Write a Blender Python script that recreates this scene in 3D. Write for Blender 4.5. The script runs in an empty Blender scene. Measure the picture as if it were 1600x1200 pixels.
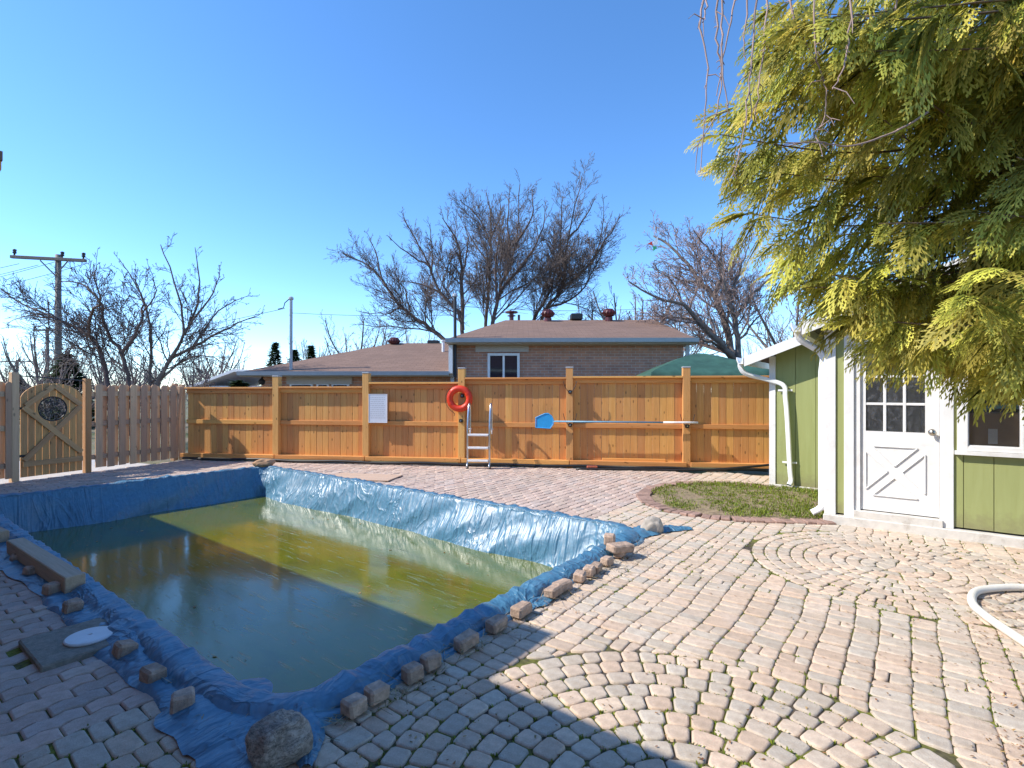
import bpy, bmesh, math, random
import numpy as np
from mathutils import Vector, Matrix, noise as mn
R = math.radians
rng = random.Random(7)
S = bpy.context.scene
COL = S.collection

# ------------------------------------------------------------------ camera, sky, sun, exposure
CAMH = 1.5; F = 808.0; HY = 612.0            # eye height, focal length and horizon in photo pixels
cam = bpy.data.cameras.new('camera'); camo = bpy.data.objects.new('camera', cam); COL.objects.link(camo)
camo.location = (0, 0, CAMH); camo.rotation_euler = (R(90), 0, 0)
cam.sensor_width = 36.0; cam.lens = 36.0 * F / 1600.0; cam.shift_y = 12 / 1600.0
cam.clip_start = 0.05; cam.clip_end = 5000
S.camera = camo
SUN_AZ, SUN_EL = 83.0, 42.5                   # sun stands to the left, slightly behind the camera
sdx, sdy = math.sin(R(SUN_AZ)), math.cos(R(SUN_AZ))
W = bpy.data.worlds.new('World'); S.world = W; W.use_nodes = True
wn = W.node_tree; bg = wn.nodes['Background']; bg.inputs['Strength'].default_value = 0.15
sky = wn.nodes.new('ShaderNodeTexSky'); sky.sky_type = 'NISHITA'; sky.sun_disc = False
sky.sun_elevation = R(SUN_EL); sky.sun_rotation = math.atan2(-sdx, -sdy)
sky.altitude = 2500; sky.air_density = 1.0; sky.dust_density = 0.5; sky.ozone_density = 3.2
hs = wn.nodes.new('ShaderNodeHueSaturation'); hs.inputs['Saturation'].default_value = 1.17
wn.links.new(sky.outputs[0], hs.inputs['Color']); wn.links.new(hs.outputs[0], bg.inputs['Color'])
sl = bpy.data.lights.new('sun', 'SUN'); sl.energy = 2.75; sl.angle = R(0.53); sl.color = (1.0, 0.93, 0.82)
so = bpy.data.objects.new('sun', sl); COL.objects.link(so)
so.rotation_euler = Vector((sdx * math.cos(R(SUN_EL)), sdy * math.cos(R(SUN_EL)), -math.sin(R(SUN_EL)))).to_track_quat('-Z', 'Y').to_euler()
so.location = (-8, -1, 9)
S.view_settings.view_transform = 'Standard'; S.view_settings.look = 'None'
S.view_settings.exposure = 1.2; S.view_settings.gamma = 1.0; S.view_settings.use_curve_mapping = False
S.render.engine = 'CYCLES'

# ------------------------------------------------------------------ frames
AX = R(37.0); CU, SU = math.cos(AX), math.sin(AX)   # the pool, shed and house share axes u (right-near) and v (right-far)
def UV(u, v, z=0.0): return Vector((u * CU + v * SU, -u * SU + v * CU, z))
def toUV(p): return (p[0] * CU - p[1] * SU, p[0] * SU + p[1] * CU)
def G(px, py, z=0.0):
    Y = F * (CAMH - z) / (py - HY); return Vector(((px - 800) / F * Y, Y, z))
def P(px, py, Y): return Vector(((px - 800) / F * Y, Y, CAMH + (HY - py) / F * Y))
def proj(p): return (800 + F * p[0] / p[1], HY - F * (p[2] - CAMH) / p[1])
def n3(x, y=0.0, z=0.0): return mn.noise(Vector((x, y, z)))

# ------------------------------------------------------------------ mesh builder
class MB:
    def __init__(s): s.v = []; s.f = []; s.c = []
    def poly(s, pts, faces, col=None):
        b = len(s.v); s.v.extend([tuple(p) for p in pts]); s.f.extend([tuple(b + i for i in f) for f in faces])
        if col is not None: s.c.extend([col] * len(pts))
    def box(s, x0, x1, y0, y1, z0, z1, m=None, col=None):
        p = [(x0,y0,z0),(x1,y0,z0),(x1,y1,z0),(x0,y1,z0),(x0,y0,z1),(x1,y0,z1),(x1,y1,z1),(x0,y1,z1)]
        if m is not None: p = [m @ Vector(q) for q in p]
        s.poly(p, [(0,3,2,1),(4,5,6,7),(0,1,5,4),(1,2,6,5),(2,3,7,6),(3,0,4,7)], col)
    def cbox(s, x0, x1, y0, y1, z0, z1, b=0.005, m=None, col=None, jit=0.0):
        pts = []; idx = {}
        for ix, X in enumerate((x0, x1)):
            for iy, Yv in enumerate((y0, y1)):
                for iz, Z in enumerate((z0, z1)):
                    sx = b if ix == 0 else -b; sy = b if iy == 0 else -b; sz = b if iz == 0 else -b
                    j = Vector((rng.uniform(-jit, jit), rng.uniform(-jit, jit), rng.uniform(-jit, jit)))
                    for k, q in enumerate(((X, Yv + sy, Z + sz), (X + sx, Yv, Z + sz), (X + sx, Yv + sy, Z))):
                        idx[(ix, iy, iz, k)] = len(pts); pts.append(Vector(q) + j)
        I = idx; fs = []
        for a in (0, 1):
            q = [I[(a,0,0,0)], I[(a,1,0,0)], I[(a,1,1,0)], I[(a,0,1,0)]]; fs.append(q if a else q[::-1])
            q = [I[(0,a,0,1)], I[(1,a,0,1)], I[(1,a,1,1)], I[(0,a,1,1)]]; fs.append(q[::-1] if a else q)
            q = [I[(0,0,a,2)], I[(1,0,a,2)], I[(1,1,a,2)], I[(0,1,a,2)]]; fs.append(q if a else q[::-1])
        for a in (0, 1):
            for c in (0, 1):
                q = [I[(0,a,c,1)], I[(1,a,c,1)], I[(1,a,c,2)], I[(0,a,c,2)]]; fs.append(q if (a + c) % 2 == 0 and False else q)
                fs.append([I[(a,0,c,0)], I[(a,1,c,0)], I[(a,1,c,2)], I[(a,0,c,2)]])
                fs.append([I[(a,c,0,0)], I[(a,c,1,0)], I[(a,c,1,1)], I[(a,c,0,1)]])
                for e in (0, 1): fs.append([I[(a,c,e,0)], I[(a,c,e,1)], I[(a,c,e,2)]])
        cen = sum(pts, Vector()) / len(pts); out = []
        for q in fs:
            A, B, C = pts[q[0]], pts[q[1]], pts[q[2]]
            nrm = (B - A).cross(C - A); fc = sum((pts[i] for i in q), Vector()) / len(q)
            out.append(q if nrm.dot(fc - cen) >= 0 else q[::-1])
        if m is not None: pts = [m @ p for p in pts]
        s.poly(pts, out, col)
    def tube(s, pts, rad, n=6, caps=True, col=None):
        pts = [Vector(p) for p in pts]; k = len(pts)
        if not hasattr(rad, '__len__'): rad = [rad] * k
        t0 = (pts[1] - pts[0]).normalized()
        a = t0.orthogonal().normalized(); V = []
        for i in range(k):
            t = (pts[min(i + 1, k - 1)] - pts[max(i - 1, 0)])
            t = t.normalized() if t.length > 1e-9 else t0
            a = (a - t * a.dot(t)); a = a.normalized() if a.length > 1e-6 else t.orthogonal().normalized()
            b = t.cross(a); r = rad[i]
            for j in range(n):
                w = 2 * math.pi * j / n; V.append(pts[i] + a * (math.cos(w) * r) + b * (math.sin(w) * r))
        fs = []
        for i in range(k - 1):
            for j in range(n):
                j2 = (j + 1) % n; fs.append((i*n+j, i*n+j2, (i+1)*n+j2, (i+1)*n+j))
        if caps: fs.append(tuple(range(n))[::-1]); fs.append(tuple((k-1)*n+j for j in range(n)))
        s.poly(V, fs, col)
    def lathe(s, prof, n=16, m=None, col=None):
        V = []; fs = []; k = len(prof)
        for r, z in prof:
            for j in range(n):
                w = 2 * math.pi * j / n; V.append(Vector((r * math.cos(w), r * math.sin(w), z)))
        for i in range(k - 1):
            for j in range(n):
                j2 = (j + 1) % n; fs.append((i*n+j, i*n+j2, (i+1)*n+j2, (i+1)*n+j))
        if prof[0][0] > 1e-5: fs.append(tuple(range(n))[::-1])
        if prof[-1][0] > 1e-5: fs.append(tuple((k-1)*n+j for j in range(n)))
        if m is not None: V = [m @ p for p in V]
        s.poly(V, fs, col)
    def prism(s, poly2, h0, h1, m=None, plane='xz', col=None):
        # polygon in a plane, extruded along the third axis from h0 to h1
        def tr(a, b, h):
            q = Vector((a, h, b)) if plane == 'xz' else Vector((a, b, h))
            return m @ q if m is not None else q
        n = len(poly2); V = [tr(a, b, h0) for a, b in poly2] + [tr(a, b, h1) for a, b in poly2]
        fs = [tuple(range(n)), tuple(range(2*n-1, n-1, -1))] + [(i, i+n, (i+1) % n + n, (i+1) % n) for i in range(n)]
        s.poly(V, fs, col)
    def grid(s, rows, closed=False, col=None):
        nr, nc = len(rows), len(rows[0]); V = [p for r in rows for p in r]; fs = []
        for i in range(nr if closed else nr - 1):
            i2 = (i + 1) % nr
            for j in range(nc - 1): fs.append((i*nc+j, i2*nc+j, i2*nc+j+1, i*nc+j+1))
        s.poly(V, fs, col)
    def mesh(s, name, smooth=False, fixn=True):
        me = bpy.data.meshes.new(name); me.from_pydata(s.v, [], s.f)
        if s.c and len(s.c) == len(s.v):
            at = me.color_attributes.new('tint', 'FLOAT_COLOR', 'POINT')
            at.data.foreach_set('color', [x for c in s.c for x in (c[0], c[1], c[2], 1.0)])
        if fixn and len(s.f) < 4000:
            bm = bmesh.new(); bm.from_mesh(me); bmesh.ops.recalc_face_normals(bm, faces=bm.faces); bm.to_mesh(me); bm.free()
        if smooth: me.polygons.foreach_set('use_smooth', [True] * len(me.polygons))
        me.update(); return me

def obj(name, data, mat=None, parent=None, loc=(0, 0, 0), rot=(0, 0, 0), smooth=False, fixn=True):
    if isinstance(data, MB): data = data.mesh(name, smooth, fixn)
    if mat is not None and not data.materials: data.materials.append(mat)
    o = bpy.data.objects.new(name, data); COL.objects.link(o)
    o.location = loc; o.rotation_euler = rot
    if parent is not None: o.parent = parent
    return o
def thing(name, label, cat, loc=(0, 0, 0), rotz=0.0, group=None):
    o = bpy.data.objects.new(name, None); COL.objects.link(o); o.empty_display_size = 0.2
    o.location = loc; o.rotation_euler = (0, 0, rotz); tag(o, label, cat, group); return o
def tag(o, label=None, cat=None, group=None, kind=None):
    if label: o['label'] = label
    if cat: o['category'] = cat
    if group: o['group'] = group
    if kind: o['kind'] = kind
    return o

# ------------------------------------------------------------------ materials
class NT:
    def __init__(s, name):
        s.m = bpy.data.materials.new(name); s.m.use_nodes = True; s.t = s.m.node_tree
        s.b = s.t.nodes['Principled BSDF']; s.out = s.t.nodes['Material Output']
    def n(s, typ, **kw):
        nd = s.t.nodes.new('ShaderNode' + typ)
        for k, v in kw.items():
            if k.startswith('_'): setattr(nd, k[1:], v)
            else:
                i = nd.inputs[int(k[1:])] if k[0] == 'i' and k[1:].isdigit() else nd.inputs[k]
                s.set(i, v)
        return nd
    def set(s, inp, v):
        if isinstance(v, bpy.types.NodeSocket): s.t.links.new(v, inp)
        elif isinstance(v, (tuple, list)) and len(v) == 3 and inp.type == 'RGBA': inp.default_value = (*v, 1)
        else: inp.default_value = v
    def p(s, **kw):
        for k, v in kw.items(): s.set(s.b.inputs[k.replace('_', ' ')], v)
    def coord(s, kind='Object', scale=(1, 1, 1), rnd=False):
        tc = s.n('TexCoord').outputs[kind]
        mp = s.n('Mapping', Vector=tc); mp.inputs['Scale'].default_value = scale
        if rnd:
            r = s.n('ObjectInfo').outputs['Random']
            mp.inputs['Location']
            cx = s.n('CombineXYZ', X=s.math('MULTIPLY', r, 37.0), Y=s.math('MULTIPLY', r, 91.0), Z=s.math('MULTIPLY', r, 53.0))
            s.t.links.new(cx.outputs[0], mp.inputs['Location'])
        return mp.outputs[0]
    def noise(s, vec, scale=5.0, detail=4.0, rough=0.55, dist=0.0):
        return s.n('TexNoise', Vector=vec, Scale=scale, Detail=detail, Roughness=rough, Distortion=dist).outputs['Fac']
    def math(s, op, a, b=0.0, clamp=False):
        nd = s.n('Math', _operation=op, i0=a, i1=b); nd.use_clamp = clamp; return nd.outputs[0]
    def ramp(s, fac, stops):
        nd = s.n('ValToRGB', Fac=fac); el = nd.color_ramp.elements
        while len(el) > 1: el.remove(el[-1])
        el[0].position = stops[0][0]; c = stops[0][1]; el[0].color = (*c, 1) if len(c) == 3 else c
        for pos, c in stops[1:]:
            e = el.new(pos); e.color = (*c, 1)
        return nd.outputs[0]
    def mix(s, fac, a, b, mode='MIX'):
        nd = s.n('Mix', _data_type='RGBA', _blend_type=mode); s.set(nd.inputs[0], fac)
        s.set(nd.inputs[6], a); s.set(nd.inputs[7], b); return nd.outputs[2]
    def hsv(s, col, h=0.5, sat=1.0, val=1.0):
        return s.n('HueSaturation', Hue=h, Saturation=sat, Value=val, Color=col).outputs[0]
    def bump(s, h, strength=0.3, dist=0.01, prev=None):
        nd = s.n('Bump', Height=h, Strength=strength, Distance=dist)
        if prev is not None: s.t.links.new(prev, nd.inputs['Normal'])
        return nd.outputs[0]
    def rand(s, lo, hi):
        r = s.n('ObjectInfo').outputs['Random']
        return s.n('MapRange', Value=r, i3=lo, i4=hi).outputs[0]

def simple(name, c, rough=0.6, metal=0.0, var=0.15, scale=8.0, bump=0.0, bscale=40.0, rnd=False, spec=0.5, dirt=None):
    k = NT(name); v = k.coord('Object', rnd=rnd)
    f = k.noise(v, scale, 5.0)
    lo = tuple(x * (1 - var) for x in c); hi = tuple(min(1, x * (1 + var)) for x in c)
    colr = k.ramp(f, [(0.3, lo), (0.7, hi)])
    if dirt:
        f2 = k.noise(v, scale * 0.37, 6.0, 0.7, 0.5)
        colr = k.mix(k.ramp(f2, [(0.52, (0, 0, 0)), (0.68, (dirt[3],) * 3)]), colr, dirt[:3])
    if rnd: colr = k.hsv(colr, 0.5, 1.0, k.rand(0.82, 1.15))
    k.p(Base_Color=colr, Roughness=rough, Metallic=metal, Specular_IOR_Level=spec)
    if bump: k.p(Normal=k.bump(k.noise(v, bscale, 6.0, 0.6), bump, 0.01))
    return k.m

def wood(name, c1, c2, c3, axis='z', rough=0.65, val=(0.8, 1.15), knots=True, grey=0.0, greyc=(0.30, 0.27, 0.25)):
    k = NT(name)
    sc = {'z': (26, 26, 1.3), 'x': (1.3, 26, 26)}[axis]
    v = k.coord('Object', sc, True)
    f = k.noise(v, 1.0, 6.0, 0.62, 0.8)
    colr = k.ramp(f, [(0.28, c1), (0.5, c2), (0.74, c3)])
    fine = k.noise(k.coord('Object', tuple(q * 5 for q in sc), True), 1.0, 3.0)
    colr = k.mix(0.35, colr, k.ramp(fine, [(0.3, tuple(q * 0.75 for q in c2)), (0.7, tuple(min(1, q * 1.15) for q in c2))]))
    if knots:
        vo = k.n('TexVoronoi', Vector=k.coord('Object', (9, 9, 4.2) if axis == 'z' else (4.2, 9, 9), True), Scale=1.0)
        kn = k.ramp(vo.outputs['Distance'], [(0.07, (1, 1, 1)), (0.16, (0, 0, 0))])
        colr = k.mix(k.math('MULTIPLY', kn, 0.75), colr, tuple(q * 0.28 for q in c1))
    if grey:
        g = k.noise(k.coord('Object', (3, 3, 0.8), True), 1.4, 4.0)
        colr = k.mix(k.math('MULTIPLY', k.ramp(g, [(0.3, (0, 0, 0)), (0.65, (1, 1, 1))]), grey), colr, greyc)
    h = k.rand(0.492, 0.507); vv = k.rand(val[0], val[1])
    colr = k.hsv(colr, h, 1.0, vv)
    k.p(Base_Color=colr, Roughness=rough, Specular_IOR_Level=0.25, Normal=k.bump(f, 0.25, 0.004))
    return k.m

CED = ((0.55, 0.225, 0.06), (0.71, 0.335, 0.10), (0.78, 0.415, 0.15))
m_ced = wood('cedar_boards', *CED, val=(0.86, 1.1), grey=0.18, greyc=(0.42, 0.26, 0.13))
m_cedx = wood('cedar_rails', *CED, axis='x', val=(0.9, 1.12))
m_post = wood('cedar_posts', (0.52, 0.25, 0.075), (0.69, 0.37, 0.12), (0.77, 0.45, 0.165), val=(0.95, 1.08))
WEA = ((0.44, 0.26, 0.14), (0.62, 0.40, 0.235), (0.72, 0.49, 0.30))
m_wea = wood('weathered_boards', *WEA, grey=0.4, greyc=(0.55, 0.39, 0.26), val=(0.8, 1.15))
m_weax = wood('weathered_rails', *WEA, axis='x', grey=0.3)
GAT = ((0.44, 0.22, 0.075), (0.64, 0.35, 0.13), (0.74, 0.45, 0.19))
m_gat = wood('gate_boards', *GAT, grey=0.25, greyc=(0.3, 0.22, 0.15)); m_gatx = wood('gate_braces', (0.36, 0.2, 0.09), (0.52, 0.31, 0.15), (0.62, 0.4, 0.2), axis='x')
m_beam = wood('timber', (0.36, 0.25, 0.16), (0.50, 0.37, 0.25), (0.60, 0.46, 0.33), axis='x', knots=False)
m_ply = wood('plywood', (0.44, 0.30, 0.22), (0.55, 0.40, 0.30), (0.62, 0.47, 0.36), axis='x', knots=False, val=(1, 1))

def paver_mat(name):
    k = NT(name); at = k.n('VertexColor', _layer_name='tint').outputs['Color']
    v = k.coord('Object')
    sp = k.noise(v, 180.0, 3.0, 0.7); st = k.noise(v, 3.2, 6.0, 0.62, 0.6); me = k.noise(v, 22.0, 5.0)
    c = k.mix(0.55, at, k.ramp(sp, [(0.25, (0.25, 0.25, 0.25)), (0.5, (0.5, 0.5, 0.5)), (0.75, (0.72, 0.72, 0.72))]), 'OVERLAY')
    c = k.mix(k.ramp(me, [(0.42, (0, 0, 0)), (0.72, (0.5, 0.5, 0.5))]), c, (0.33, 0.25, 0.185))
    lg = k.noise(k.n('TexCoord').outputs['Generated'], 1.0, 2.0); big = k.noise(k.n('NewGeometry').outputs['Position'], 0.9, 6.0, 0.65, 0.4)
    c = k.mix(k.ramp(big, [(0.45, (0, 0, 0)), (0.72, (0.42, 0.42, 0.42))]), c, (0.42, 0.33, 0.25))
    c = k.mix(k.ramp(st, [(0.5, (0, 0, 0)), (0.8, (0.5, 0.5, 0.5))]), c, (0.62, 0.54, 0.47))
    h = k.math('ADD', k.math('MULTIPLY', sp, 0.5), me)
    k.p(Base_Color=c, Roughness=0.85, Specular_IOR_Level=0.25, Normal=k.bump(h, 0.6, 0.008))
    return k.m
m_pav = paver_mat('paving_stone')
def joint_mat():
    k = NT('joint_moss'); v = k.coord('Object')
    a = k.noise(v, 2.3, 5.0, 0.6); b = k.noise(v, 40.0, 4.0)
    moss = k.ramp(b, [(0.3, (0.07, 0.085, 0.008)), (0.7, (0.22, 0.23, 0.025))])
    soil = k.ramp(b, [(0.3, (0.035, 0.026, 0.018)), (0.7, (0.11, 0.085, 0.06))])
    c = k.mix(k.ramp(a, [(0.42, (0, 0, 0)), (0.58, (1, 1, 1))]), soil, moss)
    k.p(Base_Color=c, Roughness=0.95, Normal=k.bump(b, 0.6, 0.01)); return k.m
m_joint = joint_mat()
def ground_mat():
    k = NT('lawn_and_earth'); v = k.coord('Object')
    a = k.noise(v, 0.35, 6.0, 0.6); b = k.noise(v, 9.0, 5.0)
    c = k.mix(k.ramp(a, [(0.4, (0, 0, 0)), (0.62, (1, 1, 1))]), k.ramp(b, [(0.3, (0.10, 0.085, 0.055)), (0.7, (0.23, 0.19, 0.13))]), k.ramp(b, [(0.3, (0.05, 0.07, 0.018)), (0.7, (0.13, 0.15, 0.045))]))
    k.p(Base_Color=c, Roughness=0.95); return k.m
m_ground = ground_mat()
def tarp_mat():
    k = NT('blue_tarp'); v = k.coord('Object')
    a = k.noise(v, 1.6, 6.0, 0.65, 0.8); b = k.noise(v, 14.0, 5.0, 0.6, 1.5); w = k.noise(v, 420.0, 1.0)
    c = k.ramp(b, [(0.3, (0.05, 0.15, 0.245)), (0.7, (0.08, 0.225, 0.345))])
    c = k.mix(k.ramp(a, [(0.55, (0, 0, 0)), (0.78, (0.45, 0.45, 0.45))]), c, (0.22, 0.29, 0.36))
    at = k.n('VertexColor', _layer_name='tint').outputs['Color']     # distance along and across the cover
    def crease(scale, dist, width, gain):
        mp = k.n('Mapping', Vector=at); mp.inputs['Scale'].default_value = scale
        f = k.noise(mp.outputs[0], 1.0, 3.0, 0.5, dist)
        return k.math('POWER', k.math('SUBTRACT', 1.0, k.math('ABSOLUTE', k.math('MULTIPLY', k.math('SUBTRACT', f, 0.5), width)), True), gain)
    n1 = k.bump(k.noise(v, 4.0, 3.0, 0.5, 0.6), 0.3, 0.03)
    n1 = k.bump(crease((6, 1.0, 1), 0.8, 6.0, 1.5), 0.5, 0.018, n1)
    n1 = k.bump(crease((19, 2.0, 1), 0.9, 5.0, 1.5), 0.18, 0.006, n1)
    n1 = k.bump(crease((2.2, 1.8, 1), 1.5, 9.0, 2.0), 0.4, 0.02, n1)
    n2 = k.bump(b, 0.1, 0.004, n1)
    k.p(Base_Color=c, Roughness=k.ramp(a, [(0.3, (0.36,) * 3), (0.8, (0.5,) * 3)]), Specular_IOR_Level=0.8, Normal=n2)
    return k.m
m_tarp = tarp_mat()
def water_mat():
    k = NT('icy_pool_water'); v = k.coord('Object')
    a = k.noise(k.coord('Object', (1, 2.2, 1)), 0.75, 5.0, 0.6, 0.7); b = k.noise(k.coord('Object', (0.6, 2.6, 1)), 1.6, 5.0, 0.6, 1.0); e = k.noise(v, 60.0, 3.0)
    c = k.ramp(a, [(0.30, (0.065, 0.085, 0.008)), (0.48, (0.11, 0.14, 0.008)), (0.60, (0.135, 0.145, 0.010)), (0.75, (0.085, 0.115, 0.02))])
    c = k.mix(k.ramp(b, [(0.56, (0, 0, 0)), (0.74, (0.4, 0.4, 0.4))]), c, (0.14, 0.085, 0.016))
    c = k.mix(k.math('MULTIPLY', k.ramp(e, [(0.66, (0, 0, 0)), (0.72, (1, 1, 1))]), 0.5), c, (0.28, 0.25, 0.08))
    prev = None
    for ang, sc in ((0.3, (1.5, 16, 1)), (0.95, (1.2, 19, 1)), (1.6, (1.4, 15, 1)), (2.5, (1.8, 21, 1))):
        tc = k.n('TexCoord').outputs['Object']; mp = k.n('Mapping', Vector=tc)
        mp.inputs['Rotation'].default_value = (0, 0, ang); mp.inputs['Scale'].default_value = sc
        s = k.n('TexNoise', Vector=mp.outputs[0], Scale=1.3, Detail=2.0, Distortion=0.6).outputs['Fac']
        rid = k.ramp(s, [(0.685, (0, 0, 0)), (0.70, (1, 1, 1)), (0.715, (0.0, 0.0, 0.0))])
        prev = k.bump(rid, 0.35, 0.004, prev)
    prev = k.bump(k.noise(k.coord('Object', (1, 3.5, 1)), 2.2, 4.0, 0.6, 0.5), 0.035, 0.03, prev)
    rr = k.ramp(k.noise(v, 1.3, 5.0, 0.6), [(0.35, (0.07,) * 3), (0.7, (0.22,) * 3)])
    k.p(Base_Color=c, Roughness=rr, IOR=1.36, Specular_IOR_Level=0.5, Coat_Weight=0.7, Coat_Roughness=0.09, Coat_IOR=1.36, Normal=prev, Coat_Normal=prev)
    return k.m
m_water = water_mat()
def leaf_mat(name, dark, light, trans=0.3):
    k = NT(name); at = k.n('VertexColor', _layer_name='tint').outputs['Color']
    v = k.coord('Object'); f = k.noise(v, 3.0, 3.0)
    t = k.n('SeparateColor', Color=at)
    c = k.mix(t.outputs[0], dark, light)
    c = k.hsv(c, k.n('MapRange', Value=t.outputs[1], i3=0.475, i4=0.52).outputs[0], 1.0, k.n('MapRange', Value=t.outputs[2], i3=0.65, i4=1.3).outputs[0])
    k.p(Base_Color=c, Roughness=0.55, Specular_IOR_Level=0.35)
    tr = k.n('BsdfTranslucent', Color=c); mx = k.n('MixShader', Fac=trans)
    k.t.links.new(k.b.outputs[0], mx.inputs[1]); k.t.links.new(tr.outputs[0], mx.inputs[2]); k.t.links.new(mx.outputs[0], k.out.inputs[0])
    return k.m
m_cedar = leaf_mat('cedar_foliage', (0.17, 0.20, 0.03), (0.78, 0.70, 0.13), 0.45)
m_grass = leaf_mat('grass_blades', (0.10, 0.15, 0.012), (0.28, 0.34, 0.035), 0.3)
m_shrub = leaf_mat('evergreen_foliage', (0.022, 0.045, 0.016), (0.06, 0.095, 0.03), 0.15)
m_litter = leaf_mat('dry_leaves', (0.20, 0.09, 0.03), (0.42, 0.27, 0.11), 0.1)
m_straw = leaf_mat('straw', (0.22, 0.16, 0.09), (0.5, 0.4, 0.24), 0.1)
def brick_wall_mat():
    k = NT('house_brick'); tc = k.n('TexCoord').outputs['Object']
    sx = k.n('SeparateXYZ', Vector=tc); cv = k.n('CombineXYZ', X=k.math('ADD', sx.outputs[0], sx.outputs[1]), Y=sx.outputs[2]).outputs[0]
    br = k.n('TexBrick', Vector=cv, Color1=(0.54, 0.255, 0.155), Color2=(0.41, 0.205, 0.14), Mortar=(0.48, 0.40, 0.34), Scale=1.0)
    br.inputs['Mortar Size'].default_value = 0.007; br.inputs['Brick Width'].default_value = 0.235; br.inputs['Row Height'].default_value = 0.078
    c = k.mix(0.4, br.outputs['Color'], k.ramp(k.noise(tc, 4.0, 5.0), [(0.3, (0.3, 0.3, 0.3)), (0.7, (0.65, 0.65, 0.65))]), 'OVERLAY')
    k.p(Base_Color=c, Roughness=0.85, Normal=k.bump(br.outputs['Fac'], -0.5, 0.01)); return k.m
m_brickwall = brick_wall_mat()
def shingle_mat(name, c1, c2):
    k = NT(name); tc = k.n('TexCoord').outputs['Object']
    br = k.n('TexBrick', Vector=k.n('Mapping', Vector=tc).outputs[0], Color1=c1, Color2=c2, Mortar=tuple(x * 0.6 for x in c1), Scale=1.0)
    br.inputs['Mortar Size'].default_value = 0.006; br.inputs['Brick Width'].default_value = 0.32; br.inputs['Row Height'].default_value = 0.14
    st = k.noise(k.coord('Object', (0.6, 0.6, 0.6)), 1.5, 5.0)
    c = k.mix(k.ramp(st, [(0.45, (0, 0, 0)), (0.75, (0.5, 0.5, 0.5))]), br.outputs['Color'], tuple(x * 0.6 for x in c2))
    c = k.mix(0.5, c, k.ramp(k.noise(tc, 30.0, 3.0), [(0.3, (0.36,) * 3), (0.7, (0.62,) * 3)]), 'OVERLAY')
    k.p(Base_Color=c, Roughness=0.9); return k.m
m_shingle = shingle_mat('brown_shingles', (0.19, 0.115, 0.082), (0.235, 0.145, 0.105))
m_shingle2 = shingle_mat('grey_shingles', (0.10, 0.09, 0.09), (0.14, 0.125, 0.12))
def siding_mat():
    k = NT('green_siding'); v = k.coord('Object', (5, 5, 0.5), True)
    f = k.noise(v, 3.0, 6.0, 0.65, 0.4); st = k.noise(k.coord('Object', (1, 1, 0.6)), 2.5, 6.0, 0.65)
    c = k.ramp(f, [(0.3, (0.30, 0.325, 0.125)), (0.7, (0.34, 0.37, 0.155))])
    c = k.mix(k.ramp(st, [(0.55, (0, 0, 0)), (0.8, (0.3, 0.3, 0.3))]), c, (0.35, 0.37, 0.17))
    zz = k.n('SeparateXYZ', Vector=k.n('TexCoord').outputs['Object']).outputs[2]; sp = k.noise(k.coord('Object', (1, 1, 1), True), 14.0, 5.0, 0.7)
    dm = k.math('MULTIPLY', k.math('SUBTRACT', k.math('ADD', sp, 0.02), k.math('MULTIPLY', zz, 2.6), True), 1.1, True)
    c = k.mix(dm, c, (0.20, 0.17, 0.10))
    k.p(Base_Color=c, Roughness=0.6, Specular_IOR_Level=0.3, Normal=k.bump(f, 0.25, 0.005)); return k.m
m_green = siding_mat()
m_white = simple('white_paint', (0.78, 0.77, 0.75), 0.45, var=0.05, scale=6, bump=0.08, bscale=30, dirt=(0.45, 0.41, 0.36, 0.35))
m_whitemetal = simple('white_metal', (0.80, 0.80, 0.80), 0.3, var=0.04)
m_curb = simple('painted_curb', (0.62, 0.59, 0.54), 0.7, var=0.1, scale=14, bump=0.3, dirt=(0.3, 0.25, 0.2, 0.6))
m_eave = simple('grey_gutter_metal', (0.42, 0.43, 0.44), 0.4, var=0.06)
m_beige = simple('beige_panel', (0.48, 0.43, 0.38), 0.6, var=0.06)
m_concrete = simple('concrete', (0.27, 0.245, 0.20), 0.9, var=0.22, scale=30, bump=0.5, bscale=120, dirt=(0.13, 0.12, 0.09, 0.5))
m_lid = simple('white_plastic', (0.66, 0.67, 0.68), 0.4, var=0.06, dirt=(0.4, 0.4, 0.38, 0.3))
def rock_mat():
    k = NT('boulder_granite'); v = k.coord('Object'); a = k.noise(v, 9.0, 8.0, 0.72, 1.2); b = k.noise(v, 60.0, 5.0, 0.7); e = k.noise(k.coord('Object', (1, 1, 3)), 14.0, 6.0, 0.7, 2.0)
    c = k.ramp(a, [(0.3, (0.22, 0.18, 0.14)), (0.5, (0.45, 0.38, 0.31)), (0.68, (0.64, 0.56, 0.47))]); c = k.mix(0.6, c, k.ramp(b, [(0.3, (0.2,) * 3), (0.7, (0.75,) * 3)]), 'OVERLAY')
    c = k.mix(k.ramp(e, [(0.5, (0, 0, 0)), (0.56, (0.7, 0.7, 0.7)), (0.62, (0, 0, 0))]), c, (0.07, 0.06, 0.05))
    k.p(Base_Color=c, Roughness=0.9, Normal=k.bump(b, 0.7, 0.006, k.bump(a, 0.9, 0.03))); return k.m
m_rock = rock_mat()
m_rock2 = simple('pale_stone', (0.42, 0.37, 0.31), 0.85, var=0.2, scale=7, bump=0.4)
m_brick = simple('loose_brick', (0.46, 0.33, 0.245), 0.9, var=0.3, scale=25, bump=0.7, bscale=80, rnd=True, dirt=(0.16, 0.13, 0.11, 0.5))
m_edge = simple('edging_brick', (0.33, 0.21, 0.165), 0.9, var=0.25, scale=20, bump=0.4, rnd=True)
m_redbrick = simple('red_brick', (0.36, 0.09, 0.05), 0.9, var=0.25, scale=20)
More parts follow.
